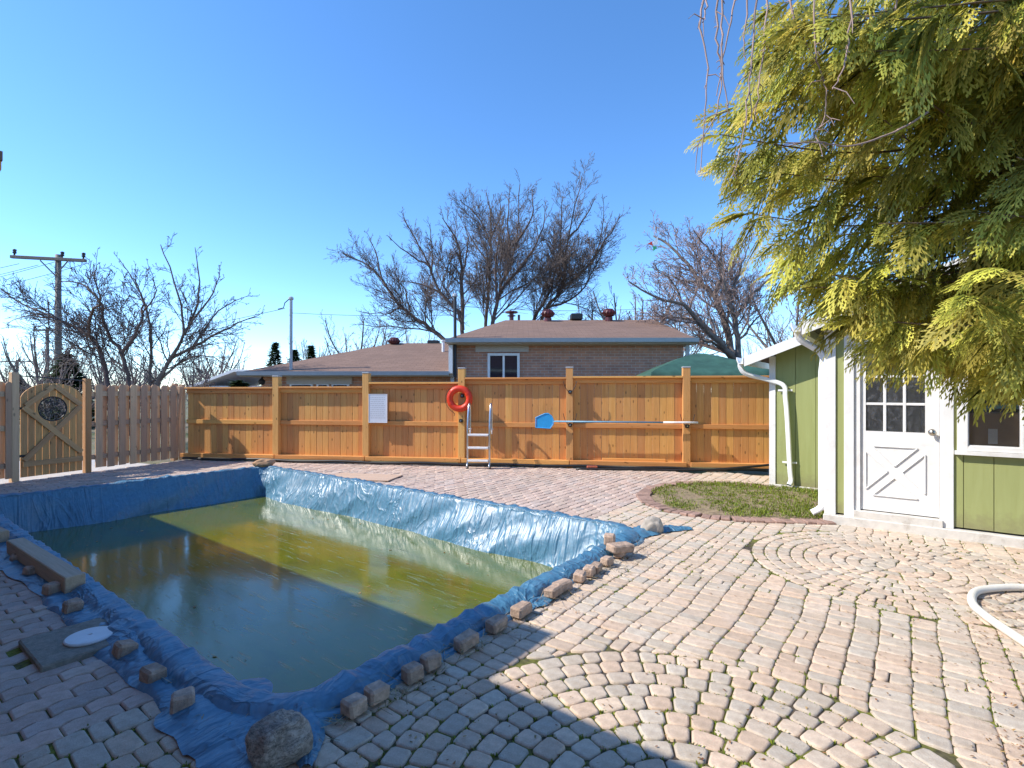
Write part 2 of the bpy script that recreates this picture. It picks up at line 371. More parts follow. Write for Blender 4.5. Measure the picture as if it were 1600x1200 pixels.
m_soil = simple('garden_soil', (0.25, 0.185, 0.115), 0.95, var=0.4, scale=18, bump=0.9, bscale=50, dirt=(0.15, 0.19, 0.025, 0.9))
m_steel = simple('stainless_steel', (0.62, 0.62, 0.62), 0.28, 1.0, var=0.08)
m_step = simple('ladder_tread', (0.72, 0.72, 0.72), 0.4, var=0.05)
m_black = simple('black_plastic', (0.015, 0.015, 0.016), 0.45, var=0.2)
m_orange = simple('orange_ring', (0.72, 0.045, 0.012), 0.38, var=0.08, dirt=(0.5, 0.10, 0.05, 0.3))
m_rope = simple('dark_rope', (0.10, 0.045, 0.03), 0.8)
m_cyan = simple('blue_net_plastic', (0.03, 0.35, 0.72), 0.45, var=0.1)
m_pole = simple('pale_blue_pole', (0.16, 0.36, 0.50), 0.4, var=0.08)
m_hose = simple('cream_hose', (0.78, 0.73, 0.63), 0.5, var=0.06, bump=0.2, bscale=60)
m_darkred = simple('dark_red_vent', (0.10, 0.018, 0.018), 0.4, var=0.2)
m_canopy = simple('green_canopy', (0.035, 0.095, 0.065), 0.6, var=0.25, scale=5, bump=0.5, bscale=6)
m_card = simple('cardboard', (0.40, 0.27, 0.16), 0.8, var=0.06)
m_paper = simple('white_paper', (0.78, 0.78, 0.78), 0.6, var=0.02)
m_print = simple('grey_print', (0.45, 0.47, 0.5), 0.6, var=0.02)
m_sign = simple('sign_board', (0.70, 0.73, 0.78), 0.25, var=0.03)
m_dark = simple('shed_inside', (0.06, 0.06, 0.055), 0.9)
m_teal = simple('teal_plastic', (0.12, 0.42, 0.46), 0.35)
m_brass = simple('worn_nickel', (0.5, 0.45, 0.38), 0.3, 1.0, var=0.2)
m_bark = simple('tree_bark', (0.17, 0.135, 0.115), 0.9, var=0.4, scale=6, bump=0.6, bscale=20)
m_barkd = simple('dark_bark', (0.115, 0.075, 0.06), 0.9, var=0.4, scale=5, bump=0.5, bscale=20)
m_twig = simple('bare_twigs', (0.135, 0.10, 0.09), 0.85, var=0.3, scale=3)
m_twigd = simple('dark_twigs', (0.12, 0.09, 0.08), 0.85, var=0.3, scale=3)
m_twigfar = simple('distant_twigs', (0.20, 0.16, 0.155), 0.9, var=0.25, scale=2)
m_twigpink = simple('budding_twigs', (0.24, 0.17, 0.15), 0.85, var=0.25, scale=3)
m_hang = simple('weeping_twigs', (0.36, 0.25, 0.21), 0.8, var=0.3, scale=6)
m_cbark = simple('cedar_bark', (0.21, 0.135, 0.085), 0.9, var=0.35, scale=12, bump=0.5)
m_upole = wood('utility_pole_wood', (0.13, 0.105, 0.09), (0.21, 0.175, 0.15), (0.27, 0.23, 0.2), knots=False)
m_wire = simple('wire', (0.03, 0.03, 0.035), 0.6)
m_pale = simple('pale_siding', (0.62, 0.63, 0.66), 0.6, var=0.05)
m_road = simple('concrete_path', (0.42, 0.41, 0.40), 0.9, var=0.12)
def glass_mat(name, dirt, refl=0.9):
    k = NT(name); k.t.nodes.remove(k.b)
    v = k.coord('Object', (1, 1, 0.7)); f = k.noise(v, 16.0, 6.0, 0.75, 1.2)
    tr = k.n('BsdfTransparent', Color=(0.96, 0.97, 0.97)); gl = k.n('BsdfGlossy', Color=(refl, refl, refl), Roughness=0.02)
    fr = k.n('Fresnel', IOR=1.5); mx = k.n('MixShader', Fac=fr.outputs[0]); k.t.links.new(tr.outputs[0], mx.inputs[1]); k.t.links.new(gl.outputs[0], mx.inputs[2])
    df = k.n('BsdfDiffuse', Color=(0.5, 0.52, 0.55)); m2 = k.n('MixShader', Fac=k.ramp(f, [(0.45, (dirt * 0.3,) * 3), (0.75, (dirt,) * 3)]))
    k.t.links.new(mx.outputs[0], m2.inputs[1]); k.t.links.new(df.outputs[0], m2.inputs[2]); k.t.links.new(m2.outputs[0], k.out.inputs[0])
    return k.m
m_glass = glass_mat('window_glass', 0.04); m_dusty = glass_mat('dusty_glass', 0.22)
def dark_pane():
    k = NT('dark_window'); k.p(Base_Color=(0.012, 0.016, 0.03), Roughness=0.05, Specular_IOR_Level=0.6); return k.m
m_pane = dark_pane()

# ------------------------------------------------------------------ setting: ground, pool basin, patio
PU0, PU1, PV0, PV1 = -9.8, -2.27, 1.24, 5.10        # pool inner edge
CW = 0.15                                            # coping width under the cover
LFA = Vector((-8.33, 8.42, 0)); LFB = Vector((-7.23, 11.22, 0)); LFD = (LFB - LFA).normalized()
BFA = Vector((-7.31, 11.4, 0)); BFB = Vector((4.68, 9.68, 0)); BFD = (BFB - BFA).normalized()
def ray_line(px, A, D):
    t = (px - 800) / F; return (t * A.y - A.x) / (D.x - t * D.y)
g = MB()
B = 1500.0
def quad(u0, u1, v0, v1, z): g.poly([UV(u0, v0, z), UV(u1, v0, z), UV(u1, v1, z), UV(u0, v1, z)], [(0, 1, 2, 3)])
hu0, hu1, hv0, hv1 = PU0 - .1, PU1 + .1, PV0 - .1, PV1 + .1
GZ = -0.04
quad(-B, hu0, -B, B, GZ); quad(hu1, B, -B, B, GZ); quad(hu0, hu1, -B, hv0, GZ); quad(hu0, hu1, hv1, B, GZ)
tag(obj('ground', g, m_ground, fixn=False), kind='structure')
# the paved yard's bedding (moss and soil in the joints)
g = MB()
YARD = [(-14.5, hu0, -2, 7.2), (hu0, hu1, -2, hv0), (hu0, hu1, hv1, 9.0), (hu1, 3.2, -2, 10.0)]
def inyard(x, y, m=0.0):
    p = Vector((x, y, 0)); a = p - LFA; b = p - BFA
    return (LFD.x * a.y - LFD.y * a.x) < -m and (BFD.x * b.y - BFD.y * b.x) < -m
for (a, b_, c, d) in YARD:
    nu = max(1, int((b_ - a) / .5)); nv = max(1, int((d - c) / .5))
    for i in range(nu):
        for j in range(nv):
            u0, u1 = a + (b_ - a) * i / nu, a + (b_ - a) * (i + 1) / nu; v0, v1 = c + (d - c) * j / nv, c + (d - c) * (j + 1) / nv
            q = UV((u0 + u1) / 2, (v0 + v1) / 2)
            if inyard(q.x, q.y, -0.1): g.poly([UV(u0, v0, -.005), UV(u1, v0, -.005), UV(u1, v1, -.005), UV(u0, v1, -.005)], [(0, 1, 2, 3)])
tag(obj('paving_bed', g, m_joint, fixn=False), kind='structure')

# shed footprint (u, v)
SB = (-1.64, 3.4, 8.89, 10.3)       # rear part
SF = (-0.70, 3.0, 6.95, 8.89)       # front part
BEDPX = [(1200,763),(1150,758),(1090,757),(1050,759),(1025,765),(1013,776),(1022,787),(1050,797),(1100,806),(1150,811),(1220,813.5),(1290,815)]
BED = [G(*p) for p in BEDPX]
bedpoly = [(p.x, p.y) for p in BED] + [tuple(UV(-.66, 7.05)[:2]), tuple(UV(-.66, 8.86)[:2]), tuple(UV(-1.60, 8.86)[:2])]
def inpoly(x, y, poly):
    c = False; n = len(poly); j = n - 1
    for i in range(n):
        xi, yi = poly[i]; xj, yj = poly[j]
        if (yi > y) != (yj > y) and x < (xj - xi) * (y - yi) / (yj - yi) + xi: c = not c
        j = i
    return c
def distline(x, y, pts):
    best = 9.0
    for i in range(len(pts) - 1):
        ax, ay = pts[i][0], pts[i][1]; bx, by = pts[i+1][0], pts[i+1][1]
        dx, dy = bx - ax, by - ay; t = max(0, min(1, ((x - ax) * dx + (y - ay) * dy) / (dx * dx + dy * dy)))
        best = min(best, math.hypot(x - ax - t * dx, y - ay - t * dy))
    return best
SLAB = [toUV(G(*p)) for p in ((55, 1005), (165, 966), (190, 1012), (80, 1048))]
slab_c = (sum(p[0] for p in SLAB) / 4, sum(p[1] for p in SLAB) / 4)
CIRC = [(toUV(Vector((.62, 1.78, 0))), 1.20), (toUV(Vector((3.28, 4.42, 0))), 1.12)]
def blocked(u, v):
    q = UV(u, v)
    if not inyard(q.x, q.y, 0.02): return True
    if PU0 - CW + .05 < u < PU1 + CW - .05 and PV0 - CW + .05 < v < PV1 + CW - .05: return True
    for s in (SB, SF):
        if s[0] - .06 < u < s[1] and s[2] - .06 < v < s[3]: return True
    if inpoly(q.x, q.y, bedpoly) or distline(q.x, q.y, BED) < .13: return True
    if abs(u - slab_c[0]) < .245 and abs(v - slab_c[1]) < .20: return True
    return False
def visible(q, margin=1.3):
    if q.y < 0.9: return False
    return abs(q.x) < q.y * 0.99 + margin
def round_poly(pts, r):
    out = []; n = len(pts)
    for i in range(n):
        p = Vector(pts[i]); a = Vector(pts[i-1]) - p; b = Vector(pts[(i+1) % n]) - p
        la, lb = a.length, b.length
        if la < 1e-4 or lb < 1e-4: continue
        out.append(p + a * min(r / la, .4)); out.append(p + b * min(r / lb, .4))
    return out
def area(pts):
    return abs(sum(pts[i-1][0] * pts[i][1] - pts[i][0] * pts[i-1][1] for i in range(len(pts)))) / 2
def paver(pts, col, h, bev, rings=2):
    # pts: outline in (u, v), returns (verts, faces) in the yard frame; a crowned, worn block
    n = len(pts); c = Vector((sum(p[0] for p in pts) / n, sum(p[1] for p in pts) / n))
    ta, tb = rng.gauss(0, .018), rng.gauss(0, .018); V = []
    rad = math.sqrt(area(pts)) * .5
    lay = ((0, -.028), (0, h - bev * 1.0), (bev * .45, h - bev * .32), (bev * 1.5, h)) if rings == 2 else ((0, -.028), (0, h - bev), (bev, h))
    for ins, z in lay:
        k = 1 - ins / rad
        for p in pts:
            d = (Vector(p[:2]) - c) * k; V.append(Vector((c.x + d.x, c.y + d.y, z + d.x * ta + d.y * tb)))
    fs = []
    for i in range(len(lay) - 1):
        for j in range(n):
            j2 = (j + 1) % n; fs.append((i*n+j, i*n+j2, (i+1)*n+j2, (i+1)*n+j))
    V += [v.copy() for v in V[-n:]]
    fs.append(tuple(len(lay) * n + j for j in range(n)))
    return c, V, fs, col
def ccw(pts):
    s = sum(pts[i-1][0] * pts[i][1] - pts[i][0] * pts[i-1][1] for i in range(len(pts)))
    return pts if s > 0 else pts[::-1]
COB = [(0.66, 0.51, 0.385), (0.65, 0.52, 0.40), (0.61, 0.51, 0.405), (0.57, 0.50, 0.41), (0.68, 0.54, 0.41), (0.66, 0.495, 0.365), (0.58, 0.50, 0.40)]
ZIG = [(0.58, 0.43, 0.36), (0.61, 0.465, 0.39), (0.54, 0.415, 0.355), (0.63, 0.495, 0.41), (0.53, 0.435, 0.385)]
def tint(pal):
    c = rng.choice(pal); k = rng.uniform(.82, 1.04); return tuple(x * k for x in c)
cob, zig = [], []
SPLIT = -2.9
def edge_u(v): return SPLIT + .05 * math.sin(v * 3.0)
# cobble rows along v
u = SPLIT; row = 0
while u < 4.2:
    w = rng.choice((.13, .15, .165, .18)); v = -1.2 + rng.uniform(0, .2)
    while v < 10.0:
        L = rng.choice((.075, .09, .10, .115, .135)) * rng.uniform(.93, 1.08)
        sp_ = rng.random(); fs_ = rng.uniform(.38, .62)
        for (ua, ub) in ([(0, fs_), (fs_, 1)] if sp_ < .22 and w > .14 else [(0, 1)]):
          if v >= 10.0: break
          U0, U1 = u + w * ua, u + w * ub
          cu, cv = (U0 + U1) / 2, v + L / 2; q = UV(cu, cv)
          if visible(q) and not blocked(cu, cv):
            jt = .0038
            pts = [(U0 + .0022, v + jt), (U1 - .0022, v + jt), (U1 - .0022, v + L - jt), (U0 + .0022, v + L - jt)]
            pts = [(a + rng.uniform(-.003, .003) + .022 * n3(a * 1.3, b * 1.7, 2.0) + .012 * n3(a * 4, b * 4, 6.0), b + rng.uniform(-.005, .005) + .03 * n3(a * 1.5, b * 1.2, 8.0)) for a, b in pts]
            ok = True
            for (cc, r) in CIRC:
                if math.hypot(cu - cc[0], cv - cc[1]) < r - .015: ok = False; break
                np_ = []
                for a, b in pts:
                    d = math.hypot(a - cc[0], b - cc[1])
                    if d < r + .006: a, b = cc[0] + (a - cc[0]) * (r + .006) / d, cc[1] + (b - cc[1]) * (r + .006) / d
                    np_.append((a, b))
                pts = np_
            if ok and area(pts) > .003:
                cob.append(paver(round_poly(ccw(pts), .013), tint(COB), rng.gauss(.006, .002), .006))
        v += L
    u += w; row += 1
# ring pattern of the two paved circles
for (cc, r) in CIRC:
    rr = r; ring = 0
    while rr > .10:
        t = .108; r0 = rr - t
        if r0 < .06: r0 = 0.0
        a = rng.uniform(0, 1); n = max(5, int(round(2 * math.pi * (rr - t / 2) / .116))); ws = [rng.uniform(.82, 1.2) for _ in range(n)]; k = 2 * math.pi / sum(ws)
        for wv in ws:
            a1 = a + wv * k; g0 = .0042 / max(.1, (rr - t / 2))
            am = (a + a1) / 2; cu, cv = cc[0] + (rr - t / 2) * math.cos(am), cc[1] + (rr - t / 2) * math.sin(am)
            if visible(UV(cu, cv)) and not blocked(cu, cv):
                gi = .0042 / max(.05, r0 + .0055)
                pts = [(cc[0] + (rr - .0042) * math.cos(x), cc[1] + (rr - .0042) * math.sin(x)) for x in (a + g0, am, a1 - g0)]
                pts += [(cc[0] + (r0 + .0042) * math.cos(x), cc[1] + (r0 + .0042) * math.sin(x)) for x in (a1 - gi, a + gi)]
                rp = round_poly(pts, .014); cob.append(paver(ccw([tuple(p) for p in rp]), tint(COB), rng.gauss(.006, .002), .0062))
            a = a1
        rr = r0
# interlocking wavy blocks round the far side of the pool
def wav(v):
    t = (v / .1125) % 1.0; return .013 * (1 - 4 * abs(t - .5)) if True else 0
w, L = .1125, .225; u = SPLIT - w; row = 0
while u > -15.0:
    off = (row % 2) * L / 2; v = -1.4 + off - L
    while v < 9.4:
        cu, cv = u + w / 2, v + L / 2; q = UV(cu, cv)
        if visible(q, 1.0) and not blocked(cu, cv):
            jt = .0028; vs = [v + jt + (L - 2 * jt) * i / 4 for i in range(5)]
            left = [(u + jt + wav(a), a) for a in vs]; right = [(u + w - jt + wav(a), a) for a in vs]
            zig.append(paver(ccw(left + right[::-1]), tint(ZIG), rng.gauss(.005, .002), .006, 1))
        v += L
    u -= w; row += 1
def lay(stones, root, name, stuffname):
    def key(s):
        p = UV(s[0].x, s[0].y); px, py = proj((p.x, p.y, 0)); inside = 0 <= px <= 1600 and py <= 1215
        return (0 if inside else 1, p.y)
    stones.sort(key=key); rest = MB()
    for i, (c, V, fs, col) in enumerate(stones):
        if i < 300:
            b = MB(); b.poly([(p.x - c.x, p.y - c.y, p.z) for p in V], fs, col)
            obj(name, b.mesh(name, True, False), m_pav, root, (c.x, c.y, 0))
        else: rest.poly(V, fs, col)
    o = obj(stuffname, rest.mesh(stuffname, True, False), m_pav, root); o['kind'] = 'stuff'
patio = bpy.data.objects.new('patio', None); COL.objects.link(patio); patio.rotation_euler = (0, 0, -AX); patio['kind'] = 'structure'
lay(cob, patio, 'paving_stone', 'paving_stones')
deck = bpy.data.objects.new('pool_deck', None); COL.objects.link(deck); deck.rotation_euler = (0, 0, -AX); deck['kind'] = 'structure'
lay(zig, deck, 'interlocking_paver', 'interlocking_pavers')

# blades helper: many small leaf or grass faces in one mesh
def blades(items, name, mat, parent=None):
    # items: (pos, direction, length, width, tint)
    V = []; Fc = []; C = []
    for p, d, L, w, c in items:
        d = Vector(d).normalized(); s = d.cross(Vector((0, 0, 1)));
        if s.length < 1e-3: s = Vector((1, 0, 0))
        s = s.normalized() * w; b = len(V); p = Vector(p)
        V += [p - s * .5, p + s * .5, p + d * L * .6 + s * .4, p + d * L, p + d * L * .6 - s * .4]
        Fc.append((b, b + 1, b + 2, b + 3, b + 4)); C += [c] * 5
    b = MB(); b.v = [tuple(x) for x in V]; b.f = Fc; b.c = C
    return obj(name, b.mesh(name, False, False), mat, parent)
def rt(): return (rng.random(), rng.random(), rng.random())

# moss tufts in the joints
it = []
for c, V, fs, col in cob[:2600]:
    p0 = UV(c.x, c.y)
    if n3(p0.x * 1.1, p0.y * 1.1, 3.3) < -.08 or rng.random() < .25: continue
    for k in range(rng.choice((1, 2, 3, 4, 6))):
        q = rng.choice(V[:8]); d = (Vector((q.x, q.y)) - c); e = c + d * 1.035; w_ = UV(e.x, e.y, -.008)
        for m_ in range(6):
            it.append((w_ + Vector((rng.gauss(0, .009), rng.gauss(0, .009), 0)), (rng.gauss(0, .6), rng.gauss(0, .6), 1), rng.uniform(.010, .024), .009, rt()))
tag(blades(it, 'joint_moss', m_grass), 'short green moss and grass growing in the paving joints', 'moss', kind='stuff')

# ------------------------------------------------------------------ garden bed
bed = thing('garden_bed', 'kidney shaped garden bed of mossy soil with brick edging beside the green shed', 'garden bed')
b = MB(); cx = sum(p[0] for p in bedpoly) / len(bedpoly); cy = sum(p[1] for p in bedpoly) / len(bedpoly)
rings = []
dense = []
for i in range(len(bedpoly)):
    a = bedpoly[i]; c = bedpoly[(i + 1) % len(bedpoly)]
    for k in range(4): dense.append((a[0] + (c[0] - a[0]) * k / 4, a[1] + (c[1] - a[1]) * k / 4))
rows = []
for (x, y) in dense:
    r_ = []
    for k in range(13):
        t = k / 12; X, Yv = x + (cx - x) * t, y + (cy - y) * t
        r_.append((X, Yv, .002 + .045 * min(1, t * 3) + .02 * n3(X * 6, Yv * 6, 1) + .012 * n3(X * 17, Yv * 17, 5)))
    rows.append(r_)
b.grid(rows, True); obj('soil', b, m_soil, bed, smooth=True)
def along(pts, step, off=0.0):
    out = []; acc = off
    for i in range(len(pts) - 1):
        a, c = Vector(pts[i]), Vector(pts[i+1]); L = (c - a).length; d = (c - a) / L
        while acc < L: out.append((a + d * acc, d)); acc += step
        acc -= L
    return out
eb = MB(); eb.cbox(-.05, .05, -.095, .095, -.05, .028, .008); ebm = eb.mesh('edging_brick'); ebm.materials.append(m_edge)
for p, d in along(BED, .108, .02):
    n = Vector((-d.y, d.x, 0)); c0 = Vector((cx, cy, 0))
    if (c0 - p).dot(n) > 0: n = -n
    o = obj('edging_brick', ebm, None, bed, p + n * .075 + Vector((0, 0, rng.uniform(-.006, .006))), (rng.gauss(0, .03), rng.gauss(0, .03), math.atan2(d.y, d.x) + rng.gauss(0, .03)))
it = []
for i in range(13000):
    x = rng.uniform(2.0, 5.2); y = rng.uniform(5.6, 9.2)
    if not inpoly(x, y, bedpoly): continue
    dens = n3(x * 1.6, y * 1.6, 7.0) + (.35 if x > 2.6 else -.25) - distline(x, y, BED) * 0 
    if dens < rng.uniform(-.3, .3): continue
    for k in range(3): it.append((Vector((x + rng.gauss(0, .012), y + rng.gauss(0, .012), .035)), (rng.gauss(0, .5), rng.gauss(0, .5), 1), rng.uniform(.02, .055), .008, rt()))
tag(blades(it, 'bed_grass', m_grass), 'sparse green grass and moss growing in the garden bed', 'grass', kind='stuff')
it = []
for i in range(900):
    x = rng.uniform(2.0, 5.0); y = rng.uniform(5.7, 9.0)
    if inpoly(x, y, bedpoly): it.append((Vector((x, y, .05)), (rng.gauss(0, 1), rng.gauss(0, 1), rng.uniform(0, .4)), rng.uniform(.03, .09), .006, rt()))
tag(blades(it, 'bed_straw', m_straw), 'dry straw and dead stems scattered over the garden bed soil', 'straw', kind='stuff')

# ------------------------------------------------------------------ pool: water and blue cover
WZ = -0.45
b = MB(); b.poly([UV(PU0 - .02, PV0 - .02, WZ), UV(PU1 + .02, PV0 - .02, WZ), UV(PU1 + .02, PV1 + .02, WZ), UV(PU0 - .02, PV1 + .02, WZ)], [(0, 1, 2, 3)])
pc = ((PU0 + PU1) / 2, (PV0 + PV1) / 2)
b.v = [tuple(Matrix.Rotation(AX, 3, 'Z') @ (Vector(q) - UV(pc[0], pc[1], WZ))) for q in b.v]
tag(obj('pool_water', b, m_water, None, UV(pc[0], pc[1], WZ), (0, 0, -AX), fixn=False), kind='structure')
b = MB(); b.box(PU0 - .1, PU1 + .1, PV0 - .1, PV1 + .1, -1.6, -1.5)
for a in ((PU0 - .12, PU0 - .09, PV0 - .1, PV1 + .1), (PU1 + .09, PU1 + .12, PV0 - .1, PV1 + .1), (PU0 - .09, PU1 + .09, PV0 - .12, PV0 - .09), (PU0 - .09, PU1 + .09, PV1 + .09, PV1 + .12)): b.box(a[0], a[1], a[2], a[3], -1.5, .0)
o = obj('pool_basin', b, m_concrete, None, (0, 0, 0), (0, 0, -AX)); o['kind'] = 'structure'
CR = .30
def rim():
    # rounded rectangle: list of (point, outward normal, side, distance along side 0..1)
    out = []; st = .035
    corners = [(PU0, PV0), (PU1, PV0), (PU1, PV1), (PU0, PV1)]
    cen = [(PU0 + CR, PV0 + CR), (PU1 - CR, PV0 + CR), (PU1 - CR, PV1 - CR), (PU0 + CR, PV1 - CR)]
    segs = [((PU0 + CR, PV0), (PU1 - CR, PV0), (0, -1)), ((PU1, PV0 + CR), (PU1, PV1 - CR), (1, 0)), ((PU1 - CR, PV1), (PU0 + CR, PV1), (0, 1)), ((PU0, PV1 - CR), (PU0, PV0 + CR), (-1, 0))]
    for k, (a, c, n) in enumerate(segs):
        L = math.hypot(c[0] - a[0], c[1] - a[1]); m = int(L / st)
        for i in range(m): t = i / m; out.append((a[0] + (c[0] - a[0]) * t, a[1] + (c[1] - a[1]) * t, n[0], n[1], k, t))
        cc = cen[(k + 1) % 4]; a0 = math.atan2(n[1], n[0])
        for i in range(14):
            an = a0 + math.pi / 2 * i / 14; out.append((cc[0] + CR * math.cos(an), cc[1] + CR * math.sin(an), math.cos(an), math.sin(an), k + .5, i / 14))
    return out
def skirt(k, t):
    # how far the cover's loose edge lies out on the paving
    base = {0: .16, 1: .08, 2: .05, 3: .05}
    a = base[int(k) % 4]; c = base[(int(k) + 1) % 4]
    return a + (c - a) * t if k % 1 else a
rows = []; CC = []; s_ = 0.0
for (pu, pv, nu, nv, k, t) in rim():
    s_ += .035; sk = skirt(k, t); side = int(k)
    wob = n3(s_ * 1.3, 2.0) * .5 + n3(s_ * 3.7, 9.0) * .3
    sk = max(.03, sk * (1 + .8 * wob))
    fade = 1.0 if k % 1 else min(1, min(t, 1 - t) * 12 + .35)
    prof = [(CW + sk, .010), (CW + sk * .85, .014), (CW + sk * .6, .016), (CW + sk * .35, .016), (CW + .035, .018), (CW + .012, .034), (CW - .005, .052), (CW - .03, .062), (CW * .75, .066), (CW * .6, .069), (CW * .45, .071), (CW * .3, .073), (CW * .15, .073),
            (.012, .070), (0.0, .052), (-.015, .02), (-.04, -.04), (-.065, -.10), (-.09, -.16), (-.115, -.22), (-.14, -.28), (-.165, -.34), (-.19, -.40), (-.21, -.45), (-.23, -.50), (-.26, -.56)]
    r_ = []
    big = n3(s_ * .9, 4.0, 1.0)
    for j, (o, z) in enumerate(prof):
        if j <= 4:       # loose skirt
            z += abs(n3(s_ * 5, o * 6, 3)) * .035 + max(0, n3(s_ * 11, o * 9, 8)) * .02
            if j == 0: z = .004 + max(0, n3(s_ * 4, 0, 5)) * .02
        elif j <= 13:    # over the coping: creases run across it
            z += .024 * n3(s_ * 12, o * 4 + 3, 1) + .024 * (abs(n3(s_ * 21, o * 5, 4)) - .2) + .02 * max(0, n3(s_ * 2.2, o * 4, 9))
            o += .02 * n3(s_ * 6, z * 10, 2)
        else:            # hanging inner face: long slanting folds
            dn = (-z) / .45
            fo = .085 * n3(s_ * 1.6 + z * 2.5, z * 1.2, 5) + .03 * (abs(n3(s_ * 6 + z * 7, z * 2, 6)) - .2) + .014 * n3(s_ * 17 - z * 9, z * 5, 7) + .09 * dn * big
            o -= (fo + .02) * min(1, dn * 2.0 + .05) * fade
        r_.append(UV(pu + nu * o, pv + nv * o, z)); CC.append((s_, j * .04, 1.0 if j <= 13 else 0.0))
    rows.append(r_)
b = MB(); b.grid(rows, True); b.c = CC
me = b.mesh('sheet', True, False)
cover = thing('pool_cover', 'wrinkled blue tarpaulin cover hanging over the edges of the rectangular pool', 'pool cover')
csheet = obj('sheet', me, m_tarp, cover)
# loose folded flaps of the tarpaulin
def flap(name, pts, wid, hgt, seed):
    P_ = []
    L = len(pts) - 1
    rows = []
    for i in range(0, L * 10 + 1):
        t = i / 10; k = min(int(t), L - 1); f = t - k
        p = Vector(pts[k]).lerp(Vector(pts[k+1]), f); d = (Vector(pts[k+1]) - Vector(pts[k])).normalized(); n = Vector((-d.y, d.x, 0))
        tt = t / L; w_ = wid * (1 - .75 * tt ** 2) * (1 + .3 * n3(t * 2, seed))
        row = []
        for j in range(13):
            s = j / 12 * 2 - 1
            z = .012 + hgt * max(0, 1 - s * s) * (1 - .7 * tt) * (.6 + .6 * abs(n3(t * 2.1, s * 2.0, seed))) + .02 * abs(n3(t * 6, s * 6, seed + 3))
            row.append(p + n * s * w_ + Vector((0, 0, z)))
        rows.append(row)
    b = MB(); b.grid(rows); b.c = [(i_ * .03 + seed, j_ * .04, 1.0) for i_ in range(len(rows)) for j_ in range(13)]; return obj(name, b.mesh(name, True, False), m_tarp, cover)
flap('flap', [G(985, 838), G(1015, 830), G(1045, 828), G(1080, 828)], .16, .07, 2.0)
flap('flap', [G(330, 1090), G(370, 1150), G(395, 1192), G(430, 1215)], .22, .05, 5.0)
flap('flap', [G(190, 985), G(205, 1010), G(222, 1045), G(265, 1075)], .13, .09, 8.0)
flap('flap', [G(470, 1115), G(480, 1160), G(478, 1205)], .09, .08, 12.0)
flap('flap', [G(0, 860), G(40, 885), G(75, 915), G(120, 955)], .17, .03, 15.0)
flap('flap', [G(620, 1050), G(655, 1050), G(690, 1035)], .07, .02, 21.0)
flap('flap', [G(800, 955), G(840, 945), G(885, 915)], .09, .02, 25.0)
# white plastic bit at the far corner under the cover
# floating leaves on the water
it = []
for i in range(230):
    u = rng.uniform(PU0 + .3, PU1 - .3); v = rng.uniform(PV0 + .3, PV1 - .3)
    if n3(u, v, 2) < -.1: continue
    L = rng.choice((.012, .015, .02, .02, .04)); it.append((UV(u, v, WZ + .004), (rng.gauss(0, 1), rng.gauss(0, 1), .02), L, L * .55, (rng.uniform(.3, 1), rng.uniform(.4, 1), rng.random())))
tag(blades(it, 'floating_leaves', m_litter), 'small yellow leaves floating on the pool water', 'leaves', kind='stuff')

# ------------------------------------------------------------------ weights on the cover
def loose_brick(px, py, rot, size=(.19, .095, .07), label='', z=.015, mat=None, push=0):
    p = G(px, py, z); b = MB(); s = size; pu_, pv_ = toUV(p)
    if push: p = UV(max(pu_, PU1 + CW + .10), pv_, z) if pv_ > PV0 and push == 1 else UV(pu_, min(pv_, PV0 - CW - .085), z)
    b.cbox(-s[0] / 2, s[0] / 2, -s[1] / 2, s[1] / 2, 0, s[2], .012, jit=.004)
    o = obj('brick', b, mat or m_brick, None, p, (rng.gauss(0, .05), rng.gauss(0, .06), rot))
    tag(o, label, 'brick', 'bricks weighing down the pool cover'); return o
vdir = math.atan2(CU, SU); udir = -AX
NR = [(543,1108),(582,1090),(637,1058),(666,1040),(716,1006),(758,978),(800,956),(836,923),(858,917),(884,902),(901,894),(914,889),(932,879),(948,866)]
ords = ['first','second','third','fourth','fifth','sixth','seventh','eighth','ninth','tenth','eleventh','twelfth','thirteenth','fourteenth']
for i, (x, y) in enumerate(NR):
    sz = (.10, .085, .075) if i < 4 else (.14, .088, .075) if i < 6 else (.15, .09, .07) if i < 9 else (.11, .085, .07)
    loose_brick(x, y, vdir + rng.gauss(0, .12), sz, '%s brick from the big boulder along the near right pool edge' % ords[i], push=1)
loose_brick(969, 862, .5, (.24, .13, .07), 'broad pinkish paver lying on cover near the right pool corner', .06)
loose_brick(953, 850, 1.3, (.11, .10, .09), 'small upright brick behind the broad paver at the right pool corner', .09)
NL = [(322,1092,'block'),(273,1052,'block'),(216,1018,'block'),(152,944,'pair'),(140,950,'pair'),(92,926,'block'),(58,896,'small'),(36,876,'small')]
onl = ['first','second','third','fourth','fifth','sixth','seventh','eighth']
for i, (x, y, kd) in enumerate(NL):
    sz = {'block': (.105, .095, .078), 'pair': (.07, .095, .075), 'small': (.10, .085, .07)}[kd]
    loose_brick(x, y, udir + rng.gauss(0, .25), sz, '%s brick from the big boulder along the near left pool edge' % onl[i], push=2)
